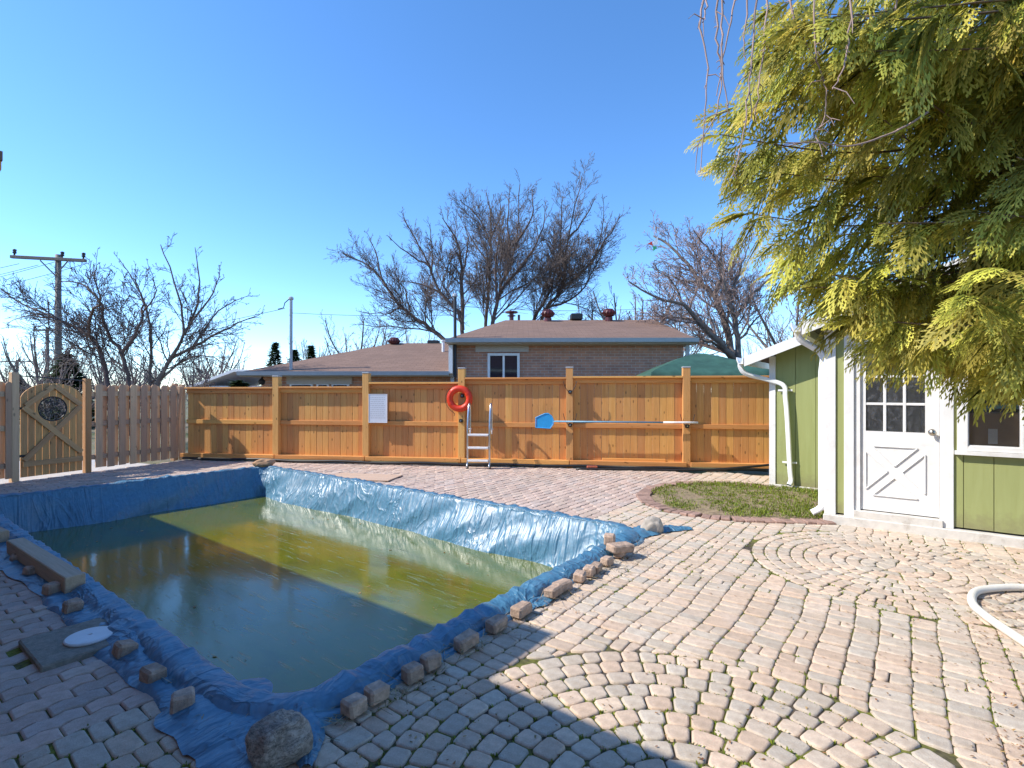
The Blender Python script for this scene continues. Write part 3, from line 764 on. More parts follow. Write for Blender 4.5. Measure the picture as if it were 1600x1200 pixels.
def boulder(name, p, r, sq, seed, mat, label):
    bm = bmesh.new(); bmesh.ops.create_icosphere(bm, subdivisions=4, radius=1.0)
    for v in bm.verts:
        q = v.co.copy(); d = 1 + .22 * n3(q.x * 1.1 + seed, q.y * 1.1, q.z * 1.1) + .07 * n3(q.x * 3 + seed, q.y * 3, q.z * 3) + .025 * n3(q.x * 9, q.y * 9 + seed, q.z * 9)
        d += .05 * max(-1, min(1, 6 * n3(q.x * 1.7 + seed, q.y * 1.7, q.z * 1.7 + 4))) + .02 * abs(n3(q.x * 5, q.y * 5, q.z * 5 + seed))
        v.co = Vector((q.x * r * sq[0], q.y * r * sq[1], q.z * r * sq[2])) * d
    me = bpy.data.meshes.new(name); bm.to_mesh(me); bm.free(); me.polygons.foreach_set('use_smooth', [True] * len(me.polygons))
    o = obj(name, me, mat, None, p, (0, .0, .5)); tag(o, label, 'boulder'); return o
p = G(437, 1188); boulder('boulder', p + Vector((0, 0, .085)), .118, (1.0, .85, .86), 3.0, m_rock, 'large rounded grey brown boulder at the near corner of the pool cover')
p = G(1018, 832); boulder('boulder', p + Vector((0, 0, .06)), .12, (1.0, .8, .85), 8.0, m_rock2, 'pale rounded stone on the cover at the right pool corner')
p = G(413, 728, .07); boulder('boulder', p + Vector((0, .0, .05)), .16, (1.2, .8, .55), 12.0, simple('orange_stone', (0.42, 0.25, 0.14), .85, var=.3, bump=.4), 'orange brown flat stone at the far corner of the pool')
def timber(p0, p1, w, h, label):
    d = p1 - p0; L = d.length; b = MB(); b.cbox(0, L, -w / 2, w / 2, 0, h, .006, jit=.002)
    o = obj('timber', b, m_beam, None, p0, (0, 0, math.atan2(d.y, d.x))); tag(o, label, 'timber'); return o
timber(G(24, 862, .03), G(118, 925, .03), .12, .12, 'long pale wooden beam lying on the near left edge of the pool cover')
timber(G(-75, 812, .03), G(2, 848, .03), .12, .11, 'short wooden beam end beside the long beam at the left picture edge')
# skimmer slab and lid
sl_ = thing('concrete_slab', 'square concrete slab set in the paving beside the near left pool edge', 'slab', UV(slab_c[0], slab_c[1], 0), -AX)
b = MB(); b.cbox(-.255, .25, -.225, .225, -.05, .035, .008, jit=.004); obj('slab', b, m_concrete, sl_)
b = MB(); b.lathe([(.118, 0), (.122, .004), (.122, .010), (.116, .016), (.10, .018), (.012, .020), (.010, .012), (0.0, .012)], 40)
lp = G(141, 996, .036); o = obj('skimmer_lid', b, m_lid, None, lp, smooth=False); tag(o, 'white round plastic skimmer lid on the concrete slab', 'lid')
# plywood sheet
b = MB(); b.cbox(-.60, .60, -.30, .30, 0, .018, .003)
pp = G(568, 747); o = obj('plywood_sheet', b, m_ply, None, pp + Vector((0, 0, .012)), (0, 0, -.20)); tag(o, 'thin pinkish plywood sheet lying on the paving beyond the pool', 'board')
# twigs, straw and leaf litter round the edges
it = []
for (x, y) in NR + [(a, c) for a, c, _ in NL[:5]] + [(345, 1120), (470, 1150), (520, 1120), (610, 1085), (690, 1020), (730, 1000), (780, 985), (820, 950), (870, 925), (985, 850), (1000, 848), (960, 885), (250, 1040), (300, 1070)]:
    for k in range(34):
        q = G(x + rng.gauss(8, 18), y + rng.gauss(6, 9)); q.z = rng.uniform(.012, .04)
        it.append((q, (rng.gauss(0, 1), rng.gauss(0, 1), rng.gauss(0, .2)), rng.uniform(.03, .12), rng.uniform(.003, .006), rt()))
tag(blades(it, 'dry_straw', m_straw), 'dry straw and grass stems lying along the pool edges', 'straw', kind='stuff')
it = []
def litter(cx_, cy_, sx_, sy_, n, L=(.006, .019)):
    for k in range(n):
        x, y = rng.gauss(cx_, sx_), rng.gauss(cy_, sy_)
        if y < 640: continue
        q = G(x, y); q.z = .013; l = rng.uniform(*L)
        it.append((q, (rng.gauss(0, 1), rng.gauss(0, 1), rng.gauss(.05, .1)), l, l * .5, rt()))
litter(1560, 960, 40, 35, 420); litter(1480, 1000, 120, 90, 240); litter(1000, 870, 30, 14, 160); litter(1400, 880, 120, 40, 150, (.006, .02)); litter(900, 930, 60, 30, 90)
litter(1100, 1080, 250, 80, 160, (.006, .02)); litter(600, 1140, 120, 40, 60); litter(700, 755, 200, 12, 50, (.01, .03)); litter(1580, 1150, 20, 40, 60)
tag(blades(it, 'leaf_litter', m_litter), 'orange brown leaf crumbs scattered over the paving', 'leaves', kind='stuff')

# ------------------------------------------------------------------ rear cedar fence
FENCE_ANG = math.atan2(BFD.y, BFD.x)
bf = thing('cedar_fence', 'orange cedar board fence with stepped tops along the back of the yard', 'fence', BFA, FENCE_ANG)
posts_px = [290, 433, 573, 722, 890, 1072]
px_s = [ray_line(p, BFA, BFD) for p in posts_px]; end_s = (UV(-1.2, 10.85) - BFA).dot(BFD) + .6
post_h = [1.66, 1.84, 1.90, 1.985, 1.985, 1.975]
capz = [1.60, 1.61, 1.695, 1.785, 1.80, 1.80]
for i, (s, h) in enumerate(zip(px_s, post_h)):
    if i == 0: continue
    b = MB(); b.cbox(-.068, .068, -.068, .068, 0, h - .02, .005); o = obj('post', b, m_post, bf, (s, 0, 0))
    b = MB(); b.cbox(-.074, .074, -.074, .074, h - .02, h + .004, .004); obj('post_cap', b, m_eave, o)
edges = px_s + [end_s]
BFY = .052        # the boards stand behind the posts' faces
for i in range(6):
    s0 = edges[i] + (.068 if i else 0.02); s1 = edges[i+1] - (.068 if i < 5 else 0); zt = capz[i]
    n = max(1, int(round((s1 - s0) / .137))); w = (s1 - s0) / n; bt = zt - .045
    bm_ = None
    for k in range(n):
        if bm_ is None:
            b = MB(); b.cbox(-w / 2 + .002, w / 2 - .002, -.010, .010, 0, bt - .13, .003); bm_ = b.mesh('board'); bm_.materials.append(m_ced)
        obj('board', bm_, None, bf, (s0 + (k + .5) * w, BFY + rng.uniform(-.003, .003), .13))
    L = s1 - s0; mid = (s0 + s1) / 2
    b = MB(); b.cbox(-L / 2, L / 2, -.07, .07, 0, .036, .004); obj('cap_rail', b, m_cedx, bf, (mid, .002, zt - .036))
    b = MB(); b.cbox(-L / 2, L / 2, -.018, .018, 0, .095, .004); obj('top_rail', b, m_cedx, bf, (mid, BFY - .030, zt - .036 - .097))
    mz = .80 if i < 3 else .79
    b = MB(); b.cbox(-L / 2, L / 2, -.02, .02, 0, .09, .004); obj('middle_rail', b, m_cedx, bf, (mid, BFY - .032, mz))
    b = MB(); b.cbox(-L / 2 - (.06 if i < 5 else 0), L / 2 + .06, -.02, .02, 0, .085, .004); obj('bottom_rail', b, m_cedx, bf, (mid, -.092, .075))
    b = MB(); b.cbox(-L / 2, L / 2, -.10, .012, 0, .03, .004); obj('sill_rail', b, m_cedx, bf, (mid, .03, .125))
def FP(px, z, off): # point on the fence line seen at photo column px
    s = ray_line(px, BFA, BFD); return BFA + BFD * s + Vector((BFD.y, -BFD.x, 0)) * off + Vector((0, 0, z))
# corner post and leaning brace
cp = BFA + LFD * -.06
co = thing('corner_post', 'grey weathered fence post with a leaning brace at the far left corner', 'post', BFA + Vector((-.04, -.06, 0)), FENCE_ANG)
b = MB(); b.cbox(-.09, .0, -.05, .05, 0, 1.68, .005); obj('post', b, m_wea, co)
b = MB(); b.cbox(.03, .12, .02, .11, 0, 1.66, .005); obj('post', b, m_wea, co)
b = MB(); b.cbox(-.045, .045, -.03, .03, 0, 1.62, .005); obj('brace', b, m_wea, co, (.02, -.13, 0), (0, R(5.5), 0))
# fence base: black pipe, boards and brick
b = MB(); pts = [FP(x, .05 + .012 * math.sin(x * .05), .13 + .03 * math.sin(x * .013)) for x in range(292, 1215, 14)]
b.tube(pts, .028, 10); tag(obj('black_pipe', b, m_black, smooth=True), 'black plastic pipe running along the foot of the back fence', 'pipe')
pts = [FP(1020, .03, .22), FP(1060, .035, .24), FP(1100, .05, .24), FP(1140, .09, .23), FP(1175, .13, .2), FP(1200, .16, .16)]
b = MB(); sm = []
def catmull(P_, n=8):
    P_ = [Vector(p) for p in P_]; out = []
    for i in range(len(P_) - 1):
        p0 = P_[max(i - 1, 0)]; p1 = P_[i]; p2 = P_[i+1]; p3 = P_[min(i + 2, len(P_) - 1)]
        for k in range(n):
            t = k / n; out.append(.5 * ((2 * p1) + (-p0 + p2) * t + (2 * p0 - 5 * p1 + 4 * p2 - p3) * t * t + (-p0 + 3 * p1 - 3 * p2 + p3) * t ** 3))
    out.append(P_[-1]); return out
b.tube(catmull([FP(900, .02, .27)] + pts), .022, 8); tag(obj('black_hose', b, m_black, smooth=True), 'black hose rising from the paving towards the green shed corner', 'hose')
b = MB(); b.cbox(-.10, .10, -.045, .045, 0, .065, .008); o = obj('red_brick', b, m_redbrick, None, FP(925, .012, .21), (0, 0, FENCE_ANG + .1)); tag(o, 'single red brick lying at the foot of the back fence', 'brick')
b = MB(); b.cbox(-.6, .6, -.02, .02, 0, .055, .004); o = obj('ground_board', b, m_cedx, None, FP(990, .15, -.012) + Vector((0, 0, 0)), (0, 0, FENCE_ANG)); tag(o, 'short spare rail leaning on the fence foot under the net pole', 'board')

# things on the fence
def torus(R0, r0, n=40, m=14):
    b = MB(); rows = []
    for i in range(n):
        a = 2 * math.pi * i / n; rows.append([Vector(((R0 + r0 * math.cos(2 * math.pi * j / m)) * math.cos(a), r0 * math.sin(2 * math.pi * j / m), (R0 + r0 * math.cos(2 * math.pi * j / m)) * math.sin(a))) for j in range(m + 1)])
    b.grid(rows, True); return b
rb = thing('ring_buoy', 'orange red life ring hanging on a cedar fence post', 'life ring', FP(721, 1.36, .155), FENCE_ANG)
obj('ring', torus(.200, .066), m_orange, rb, smooth=True, fixn=False)
for a in (30, 120, 210, 300):
    b = MB(); c0 = Vector((.20 * math.cos(R(a)), 0, .20 * math.sin(R(a)))); tt = Vector((-math.sin(R(a)), 0, math.cos(R(a))))
    M_ = Matrix.Translation(c0) @ tt.to_track_quat('Z', 'Y').to_matrix().to_4x4(); b.lathe([(.068, -.022), (.069, -.018), (.069, .018), (.068, .022)], 20, M_)
    obj('band', b, m_orange, rb, smooth=False)
b = MB(); b.tube(catmull([(-.20, -.06, .19), (-.275, -.05, .06), (-.27, -.05, -.08), (-.20, -.06, -.2), (-.10, -.02, -.30), (-.11, -.02, -.34)]), .006, 5); obj('rope', b, m_rope, rb)
def hook(px, z, label, prongs=True, up=.22):
    h = thing('wall_hook', label, 'hook', FP(px, z, .069), FENCE_ANG, 'black hooks on the fence posts')
    b = MB(); b.cbox(-.035, .035, -.045, 0, -.04, .03, .006); obj('bracket', b, m_black, h)
    b = MB(); b.lathe([(.012, 0), (.012, .012), (0, .014)], 10, Matrix.Translation((0, -.044, -.005)) @ Matrix.Rotation(R(90), 4, 'X')); obj('bolt', b, m_steel, h)
    if prongs:
        for s in (-1, 1):
            b = MB(); b.tube(catmull([(0, -.04, -.03), (s * .05, -.06, .02), (s * .10, -.07, .10), (s * .13, -.06, up)]), .006, 5); obj('prong', b, m_black, h)
    return h
hook(891, .855, 'black hook holding the net pole on the post beside the blue net')
hook(1072, .855, 'black hook holding the far end of the net pole')
hook(891, 1.50, 'small black bracket high on the post above the net pole', True, .20)
hook(722, .92, 'black hook below the orange life ring', False)
hook(724, 1.42, 'black hook carrying the orange life ring', False)
# skimmer net
sk = thing('pool_net', 'bright blue leaf skimmer net on a long pale pole hung along the fence', 'pool net', FP(852, .93, .15), FENCE_ANG)
pl = (FP(1088, .92, .15) - FP(852, .93, .15)).length
b = MB(); b.tube([(.16, 0, -.01), (pl * .78, 0, -.012)], .016, 10); obj('pole', b, m_pole, sk, smooth=True)
b = MB(); b.tube([(pl * .78, 0, -.012), (pl * .93, 0, -.01), (pl, 0, -.01)], .019, 10); obj('grip', b, m_white, sk, smooth=True)
outl = [(-.175, -.13), (.11, -.145), (.165, -.07), (.175, .0), (.14, .09), (.07, .145), (.0, .14), (-.175, .06)]
b = MB(); b.prism([(x * .93, z * .93) for x, z in outl], -.006, .006); obj('net', b, m_cyan, sk)
b = MB(); cl = [Vector((x, -.004, z)) for x, z in outl]; b.tube(cl + [cl[0]], .011, 8); obj('frame', b, m_cyan, sk)
# sign
sg = thing('notice_board', 'white notice board with faint printed lines mounted beside a fence post', 'sign', FP(593, 1.155, .075), FENCE_ANG)
b = MB(); b.cbox(-.19, .19, -.012, .012, -.285, .285, .003); obj('panel', b, m_sign, sg)
for (a, c, d, e) in ((-.20, .20, .285, .297), (-.20, .20, -.297, -.285), (-.20, -.19, -.285, .285), (.19, .20, -.285, .285)):
    b = MB(); b.box(a, c, -.017, .013, d, e); obj('frame', b, m_white, sg)
b = MB()
for k in range(11):
    z = .22 - k * .042; x = -.16
    while x < .13:
        w = rng.uniform(.02, .06); b.box(x, min(.16, x + w), -.0135, -.0125, z, z + .011); x += w + .012
obj('printed_lines', b, m_print, sg)
# pool ladder
ld = thing('pool_ladder', 'stainless steel pool ladder with three white treads standing against the fence', 'ladder', FP(754, 0, .40), FENCE_ANG)
for s in (-1, 1):
    x = s * .218
    pts = catmull([(x, -.02, .01), (x - .005, -.03, .05), (x, 0, .14), (x, .0, .45), (x, .0, .70), (x, .03, .90), (x, .07, 1.08), (x, .12, 1.21), (x, .17, 1.26), (x, .22, 1.22), (x, .24, 1.10), (x, .24, .90), (x, .24, .76)], 6)
    b = MB(); b.tube(pts, .0205, 12); obj('rail', b, m_steel, ld, smooth=True)
    b = MB(); b.tube([(x, .24, .765), (x, .24, .755)], .034, 12); b.tube([(x, .24, .76), (x, .24, .66)], .014, 10); obj('anchor_end', b, m_white, ld, smooth=True)
    b = MB(); b.lathe([(.027, 0), (.03, .01), (.028, .04), (.021, .05)], 12, Matrix.Translation((x, -.02, 0))); obj('foot', b, m_black, ld, smooth=True)
for z in (.16, .41, .66):
    b = MB(); b.cbox(-.20, .20, -.055, .035, z - .02, z + .022, .008); obj('tread', b, m_step, ld)

# ------------------------------------------------------------------ left weathered fence and gate
LANG = math.atan2(LFD.y, LFD.x)
sgl = ray_line(22, LFA, LFD); sgr = ray_line(136, LFA, LFD); sre = ray_line(279, LFA, LFD)
def LFpart(name, label, s): return thing(name, label, 'fence' if 'fence' in name else 'gate', LFA + LFD * s, LANG)
def shadowbox(root, L, h, gap=.205, first=.06):
    # boards alternate front and back of the rails
    bw = .122; x = first; k = 0
    for side in (-1, 1):
        x = first if side < 0 else first + gap / 2
        while x < L - .04:
            ww = min(bw, L - x + .04); hh = h + rng.uniform(-.01, .012)
            b = MB(); b.prism([(-ww / 2, 0), (ww / 2, 0), (ww / 2, hh - .035), (ww / 2 - .03, hh), (-ww / 2 + .03, hh), (-ww / 2, hh - .035)], -.0095, .0095)
            obj('board', b, m_wea, root, (x + ww / 2, side * .034, .07 + rng.uniform(-.01, .01)), (0, rng.gauss(0, .004), 0)); x += gap
    for z in (.28, .90, 1.46):
        b = MB(); b.cbox(0, L, -.019, .019, -.045, .045, .004); obj('rail', b, m_weax, root, (0, 0, z))
r1 = thing('weathered_fence', 'grey brown shadowbox fence panel between the arched gate and the corner', 'fence', LFA + LFD * (sgr + .06), LANG)
shadowbox(r1, sre - sgr - .08, 1.56)
r2 = thing('weathered_fence', 'narrow grey brown fence panel left of the arched gate at the picture edge', 'fence', LFA + LFD * (sgl - 2.2), LANG)
shadowbox(r2, 2.12, 1.60, .205, .02)
for s, h, lb in ((sgl, 1.82, 'left'), (sgr, 1.74, 'right')):
    b = MB(); b.cbox(-.05, .05, -.05, .05, 0, h, .006); o = obj('gate_post', b, m_wea if lb == 'left' else m_gat, None, LFA + LFD * s, (0, 0, LANG)); tag(o, 'wooden post on the %s side of the arched gate' % lb, 'post')
b = MB(); b.tube([LFA + LFD * (sgl + .051) + Vector((0, 0, 1.77)), LFA + LFD * (sgr - .051) + Vector((0, 0, 1.70))], .010, 6); tag(obj('gate_rod', b, m_wire), 'thin dark rod spanning between the two gate posts', 'rod')
GW = sgr - sgl - .16
gt = thing('arched_gate', 'arched cedar gate with diagonal bracing and a round decorative opening', 'gate', LFA + LFD * (sgl + .08), LANG)
hx, hz, hr = GW * .50, 1.20, .205
def arch(x): t = (x - GW / 2) / (GW / 2); return 1.34 + .31 * math.sqrt(max(0, 1 - t * t * .97))
nb = 9; bw = GW / nb
for i in range(nb):
    x0, x1 = i * bw + .004, (i + 1) * bw - .004; xs = [x0 + (x1 - x0) * k / 5 for k in range(6)]; top = [(x, arch(x)) for x in xs]
    cut = [x for x in xs if abs(x - hx) < hr]
    if not cut:
        b = MB(); b.prism([(x0, .06), (x1, .06)] + top[::-1], -.01, .01); obj('board', b, m_gat, gt)
    else:
        def yy(x, s): return hz + s * math.sqrt(max(0, hr * hr - (x - hx) ** 2))
        b = MB(); b.prism([(x0, .06), (x1, .06)] + [(x, yy(x, -1)) for x in xs[::-1]], -.01, .01); obj('board', b, m_gat, gt)
        b = MB(); b.prism([(x, yy(x, 1)) for x in xs] + top[::-1], -.01, .01); obj('board', b, m_gat, gt)
def brace(name, a, c, w=.085, y=-.03):
    d = Vector((c[0] - a[0], 0, c[1] - a[1])); L = d.length; b = MB(); b.cbox(0, L, -.018, .018, -w / 2, w / 2, .004)
    obj(name, b, m_gatx, gt, (a[0], y, a[1]), (0, -math.atan2(d.z, d.x), 0))
brace('brace', (.06, 1.26), (GW * .5, 1.60)); brace('brace', (GW * .5 + .02, 1.60), (GW - .04, 1.26)); brace('brace', (.03, 1.24), (GW - .03, .40), y=-.034); brace('brace', (.04, .34), (GW - .04, 1.24), y=-.029); brace('rail', (.02, .28), (GW - .01, .28), .09, -.033)
b = torus(hr + .004, .012, 36, 8); obj('opening_ring', b, m_black, gt, (hx, -.002, hz), smooth=True, fixn=False)
b = MB()
for i in range(75):
    a = rng.uniform(0, 6.28); r = hr * math.sqrt(rng.random()) * .97; x, z = r * math.cos(a), r * math.sin(a); s = rng.uniform(.010, .022); an = rng.uniform(0, 6.28)
    pts = [(x + s * q * math.cos(an + w), z + s * q * math.sin(an + w)) for q, w in ((1.5, 0), (.7, .9), (.9, 2.0), (1.3, 3.1), (.7, 4.2), (.9, 5.3))]
    b.prism(pts, -.003 + i * .0001, .003 + i * .0001)
for i in range(7):
    a = i / 7 * math.pi; b.tube([(hr * math.cos(a), 0, hr * math.sin(a)), (-hr * math.cos(a), 0, -hr * math.sin(a))], .004, 4)
obj('leaf_grille', b, m_black, gt, (hx, 0, hz))
for z in (.42, 1.22):
    b = MB(); b.cbox(-.02, .14, -.016, -.010, -.02, .02, .002); obj('hinge', b, m_black, gt, (-.04, 0, z))
# pale walk beyond the gate
b = MB(); a0 = LFA + LFD * (sgl - 3.5); n_ = Vector((-LFD.y, LFD.x, 0)); a1 = LFA + LFD * (sgr + 1.2)
b.poly([a0 + n_ * -.10, a1 + n_ * -.10, a1 + n_ * 3.2, a0 + n_ * 3.2], [(0, 1, 2, 3)]); b.v = [(x, y, .0) for x, y, z in b.v]; o = obj('side_walk', b, m_road); o['kind'] = 'structure'

# ------------------------------------------------------------------ green shed (built in the yard frame)
shed = thing('garden_shed', 'green painted garden shed with white trim, white door and a small window', 'shed', (0, 0, 0), -AX)
SL = .38                                  # roof slope
EAV_B, EAV_F = 2.02, 2.26                 # wall height at the left corner of the rear and front part
RIDGE = 1.15
def rise(u, base_u, base_z): return base_z + SL * (RIDGE - base_u - abs(u - RIDGE)) if True else 0
def siding(u0, u1, v, zb, base_u, base_z, w=.245, skip=(), out=-1):
    # vertical boards on a wall facing -v; skip: list of openings (u0, u1, z0, z1)
    cuts = sorted(set([u0, u1] + [x for s in skip for x in (s[0], s[1]) if u0 < x < u1])); 
    for a, c in zip(cuts, cuts[1:]):
        n = max(1, int(round((c - a) / w))); ww = (c - a) / n
        for k in range(n):
            x0, x1 = a + k * ww, a + (k + 1) * ww; g_ = .003
            spans = [(zb, None)]
            for s in skip:
                if s[0] < (x0 + x1) / 2 < s[1]: spans = ([(zb, s[2])] if s[2] - zb > .03 else []) + [(s[3], None)]
            for z0, z1 in spans:
                t0, t1 = (rise(x0 + g_, base_u, base_z), rise(x1 - g_, base_u, base_z)) if z1 is None else (z1, z1)
                mid = (x0 + x1) / 2; b = MB()
                b.prism([(x0 + g_ - mid, 0), (x1 - g_ - mid, 0), (x1 - g_ - mid, t1 - z0), (x0 + g_ - mid, t0 - z0)], -.009, .009)
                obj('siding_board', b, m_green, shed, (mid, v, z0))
# rear part: left end wall seen, gable towards the yard
siding(SB[0] + .08, SF[0] + .75, SB[2], .07, SB[0], EAV_B + .04, .265)
siding(SF[0] + .10, SF[1], SF[2], .12, SF[0], EAV_F + .02, .225, [(-.455, .355, .0, 2.16), (.50, .955, .92, 1.78)])
b = MB()
for (a, c, d, e) in ((SB[0], SB[0] + .02, SB[2] + .03, SB[3]), (SB[1] - .02, SB[1], SB[2] + .03, SB[3]), (SF[0], SF[0] + .02, SF[2] + .03, SF[3]), (SF[1] - .02, SF[1], SF[2] + .03, SF[3])):
    b.box(a, c, d, e, .05, (EAV_B if a in (SB[0], SB[1] - .02) else EAV_F) + .05)
b.box(SB[0] + .02, SB[1] - .02, SB[3] - .02, SB[3], .05, 2.1)
b.prism([(SF[0] + .03, .12), (-.42, .12), (-.42, rise(-.42, SF[0], EAV_F)), (SF[0] + .03, EAV_F)], SF[2] + .012, SF[2] + .02); b.prism([(.345, .12), (SF[1] - .03, .12), (SF[1] - .03, .86), (.345, .86)], SF[2] + .012, SF[2] + .02)
b.prism([(-.42, 2.17), (SF[1] - .03, 2.17), (SF[1] - .03, EAV_F), (RIDGE, rise(RIDGE, SF[0], EAV_F)), (-.42, rise(-.42, SF[0], EAV_F))], SF[2] + .012, SF[2] + .02); b.box(1.0, SF[1] - .03, SF[2] + .012, SF[2] + .02, .861, 2.169); b.prism([(SB[0] + .03, .08), (.2, .08), (.2, rise(.2, SB[0], EAV_B)), (SB[0] + .03, EAV_B)], SB[2] + .012, SB[2] + .02)
obj('side_wall', b, m_green, shed)
# inner lining keeps the inside dark
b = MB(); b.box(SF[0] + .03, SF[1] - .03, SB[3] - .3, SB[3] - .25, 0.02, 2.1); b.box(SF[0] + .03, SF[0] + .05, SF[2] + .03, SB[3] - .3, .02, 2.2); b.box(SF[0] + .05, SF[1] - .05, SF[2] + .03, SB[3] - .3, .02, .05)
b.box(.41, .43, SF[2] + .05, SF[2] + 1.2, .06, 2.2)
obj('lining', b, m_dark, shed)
def roofpart(u0, u1, v0, v1, eu, ez, ov, name):
    zr = rise(RIDGE, eu, ez) + .07; zl = ez + .07 - SL * ov; zz = ez + .07 - SL * (ov + (u1 - (2 * RIDGE - eu)))
    L, Rr = eu - ov, 2 * RIDGE - eu + ov
    o = MB(); o.prism([(L, zl), (RIDGE, zr), (Rr, zl), (Rr, zl + .035), (RIDGE, zr + .035), (L, zl + .035)], v0, v1)
    ro = obj('roof', o, m_shingle2, shed)
    for (a, za, c, zc) in ((L - .012, zl - .004, RIDGE, zr - .0), (RIDGE, zr, Rr + .012, zl - .004)):
        f = MB(); f.prism([(a, za - .12), (c, zc - .12), (c, zc + .03), (a, za + .03)], v0 - .022, v0 + .002); obj('rake_board', f, m_white, ro)
    f = MB(); f.prism([(L, zl - .10), (L - .02, zl - .10), (L - .02, zl + .03), (L, zl + .03)], v0, v1); obj('fascia', f, m_white, ro)
    gtr = MB(); gtr.prism([(L - .022, zl + .02), (L - .022, zl - .085), (L - .10, zl - .085), (L - .125, zl - .02), (L - .125, zl + .02), (L - .112, zl + .02), (L - .108, zl - .02), (L - .09, zl - .07), (L - .035, zl - .07), (L - .035, zl + .02)], v0 - .03, v1)
    obj('gutter', gtr, m_whitemetal, ro)
    return L, zl
rl, rz = roofpart(SB[0], SB[1], SB[2] - .30, SB[3] + .2, SB[0], EAV_B + .04, .30, 'rear')
fl, fz = roofpart(SF[0], SF[1], SF[2] - .22, SF[3], SF[0], EAV_F + .02, .20, 'front')
# corner boards, curbs
def sbox(name, m, x0, x1, y0, y1, z0, z1, bev=.004, par=None):
    b = MB(); b.cbox(x0, x1, y0, y1, z0, z1, bev); return obj(name, b, m, par or shed)
sbox('corner_board', m_white, SB[0] - .012, SB[0] + .078, SB[2] - .028, SB[2] + .03, .06, EAV_B + .03)
sbox('corner_board', m_white, SF[0] - .012, SF[0] + .10, SF[2] - .03, SF[2] + .03, .10, EAV_F)
sbox('corner_board', m_white, SF[0] - .014, SF[0] + .018, SF[2] + .03, SF[2] + .11, .10, EAV_F - .02)
sbox('curb', m_curb, SB[0] - .02, SF[0], SB[2] - .035, SB[2] + .06, -.02, .066, .006)
sbox('curb', m_curb, SF[0] - .02, SF[1], SF[2] - .075, SF[2] + .06, -.03, .10, .008)
for k in range(7):
    sbox('curb_brick', m_edge, SB[0] + .04 + k * .13, SB[0] + .16 + k * .13, SB[2] - .12 + rng.uniform(-.01, .01), SB[2] - .04, -.03, .035 + rng.uniform(-.01, .01), .008)
# door
DU0, DU1, DZ0, DZ1 = -.364, .312, .19, 2.08; DV = SF[2] + .035
for (a, c) in ((-.52, -.425), (.335, .425)): sbox('door_casing', m_white, a, c, SF[2] - .034, SF[2] + .02, .10, DZ1 + .13)
sbox('door_casing', m_white, -.425, .335, SF[2] - .034, SF[2] + .02, DZ1 + .03, DZ1 + .13)
sbox('door_jamb', m_white, -.425, DU0 - .003, SF[2] - .010, SF[2] + .10, .10, DZ1 + .028)
sbox('door_jamb', m_white, DU1 + .003, .335, SF[2] - .010, SF[2] + .10, .10, DZ1 + .028)
sbox('threshold', m_curb, -.43, .338, SF[2] - .062, SF[2] + .10, .08, DZ0 - .012)
dr = obj('door', MB(), None, shed); 
def dbox(name, m, x0, x1, z0, z1, y0=-.018, y1=.018, bev=.004): return sbox(name, m, x0, x1, DV + y0, DV + y1, z0, z1, bev, dr)
PX0, PX1 = DU0 + .045, DU1 - .115
pz = [1.065, 1.365, 1.665, 1.965]; pw = (PX1 - PX0) / 3
b = MB()
b.box(DU0, PX0, DV - .018, DV + .018, DZ0, DZ1); b.box(PX1, DU1, DV - .018, DV + .018, DZ0, DZ1); b.box(PX0, PX1, DV - .018, DV + .018, pz[3], DZ1); b.box(PX0, PX1, DV - .018, DV + .018, DZ0, pz[0])
dr.data = b.mesh('door'); dr.data.materials.append(m_white)
for k in (1, 2):
    dbox('muntin', m_white, PX0 + k * pw - .014, PX0 + k * pw + .014, pz[0], pz[3], -.016, .012)
    dbox('muntin', m_white, PX0, PX1, pz[k] - .014, pz[k] + .014, -.014, .010)
for i in range(3):
    for j in range(3):
        b = MB(); b.box(PX0 + i * pw + .004, PX0 + (i + 1) * pw - .004, DV - .003, DV + .002, pz[j] + .004, pz[j+1] - .004); obj('pane', b, m_dusty, dr)
# crossbuck: raised mouldings round four triangles
XA0, XA1, XZ0, XZ1 = PX0 + .0, PX1 + .0, .36, .90
def strip(a, c, w=.013, t=.018, y=-.02):
    d = Vector((c[0] - a[0], 0, c[1] - a[1])); L = d.length; b = MB(); b.cbox(0, L, -t / 2, t / 2, -w / 2, w / 2, .004)
    obj('moulding', b, m_white, dr, (a[0], DV + y - .004, a[1]), (0, -math.atan2(d.z, d.x), 0))
cxm, czm = (XA0 + XA1) / 2, (XZ0 + XZ1) / 2; gq = .062
tri = [[(XA0 + gq, XZ1), (XA1 - gq, XZ1), (cxm, czm + gq)], [(XA0 + gq, XZ0), (XA1 - gq, XZ0), (cxm, czm - gq)], [(XA0, XZ0 + gq), (XA0, XZ1 - gq), (cxm - gq, czm)], [(XA1, XZ0 + gq), (XA1, XZ1 - gq), (cxm + gq, czm)]]
for t_ in tri:
    for k in range(3): strip(t_[k], t_[(k+1) % 3])
    c = (sum(p[0] for p in t_) / 3, sum(p[1] for p in t_) / 3); pass
b = MB(); Mk = Matrix.Translation((DU1 - .058, DV - .018, 1.075)) @ Matrix.Rotation(R(90), 4, 'X')
b.lathe([(.034, 0), (.034, .004), (.015, .008), (.013, .032), (.024, .038), (.030, .05), (.026, .062), (0, .066)], 20, Mk); obj('knob', b, m_brass, dr, smooth=True)
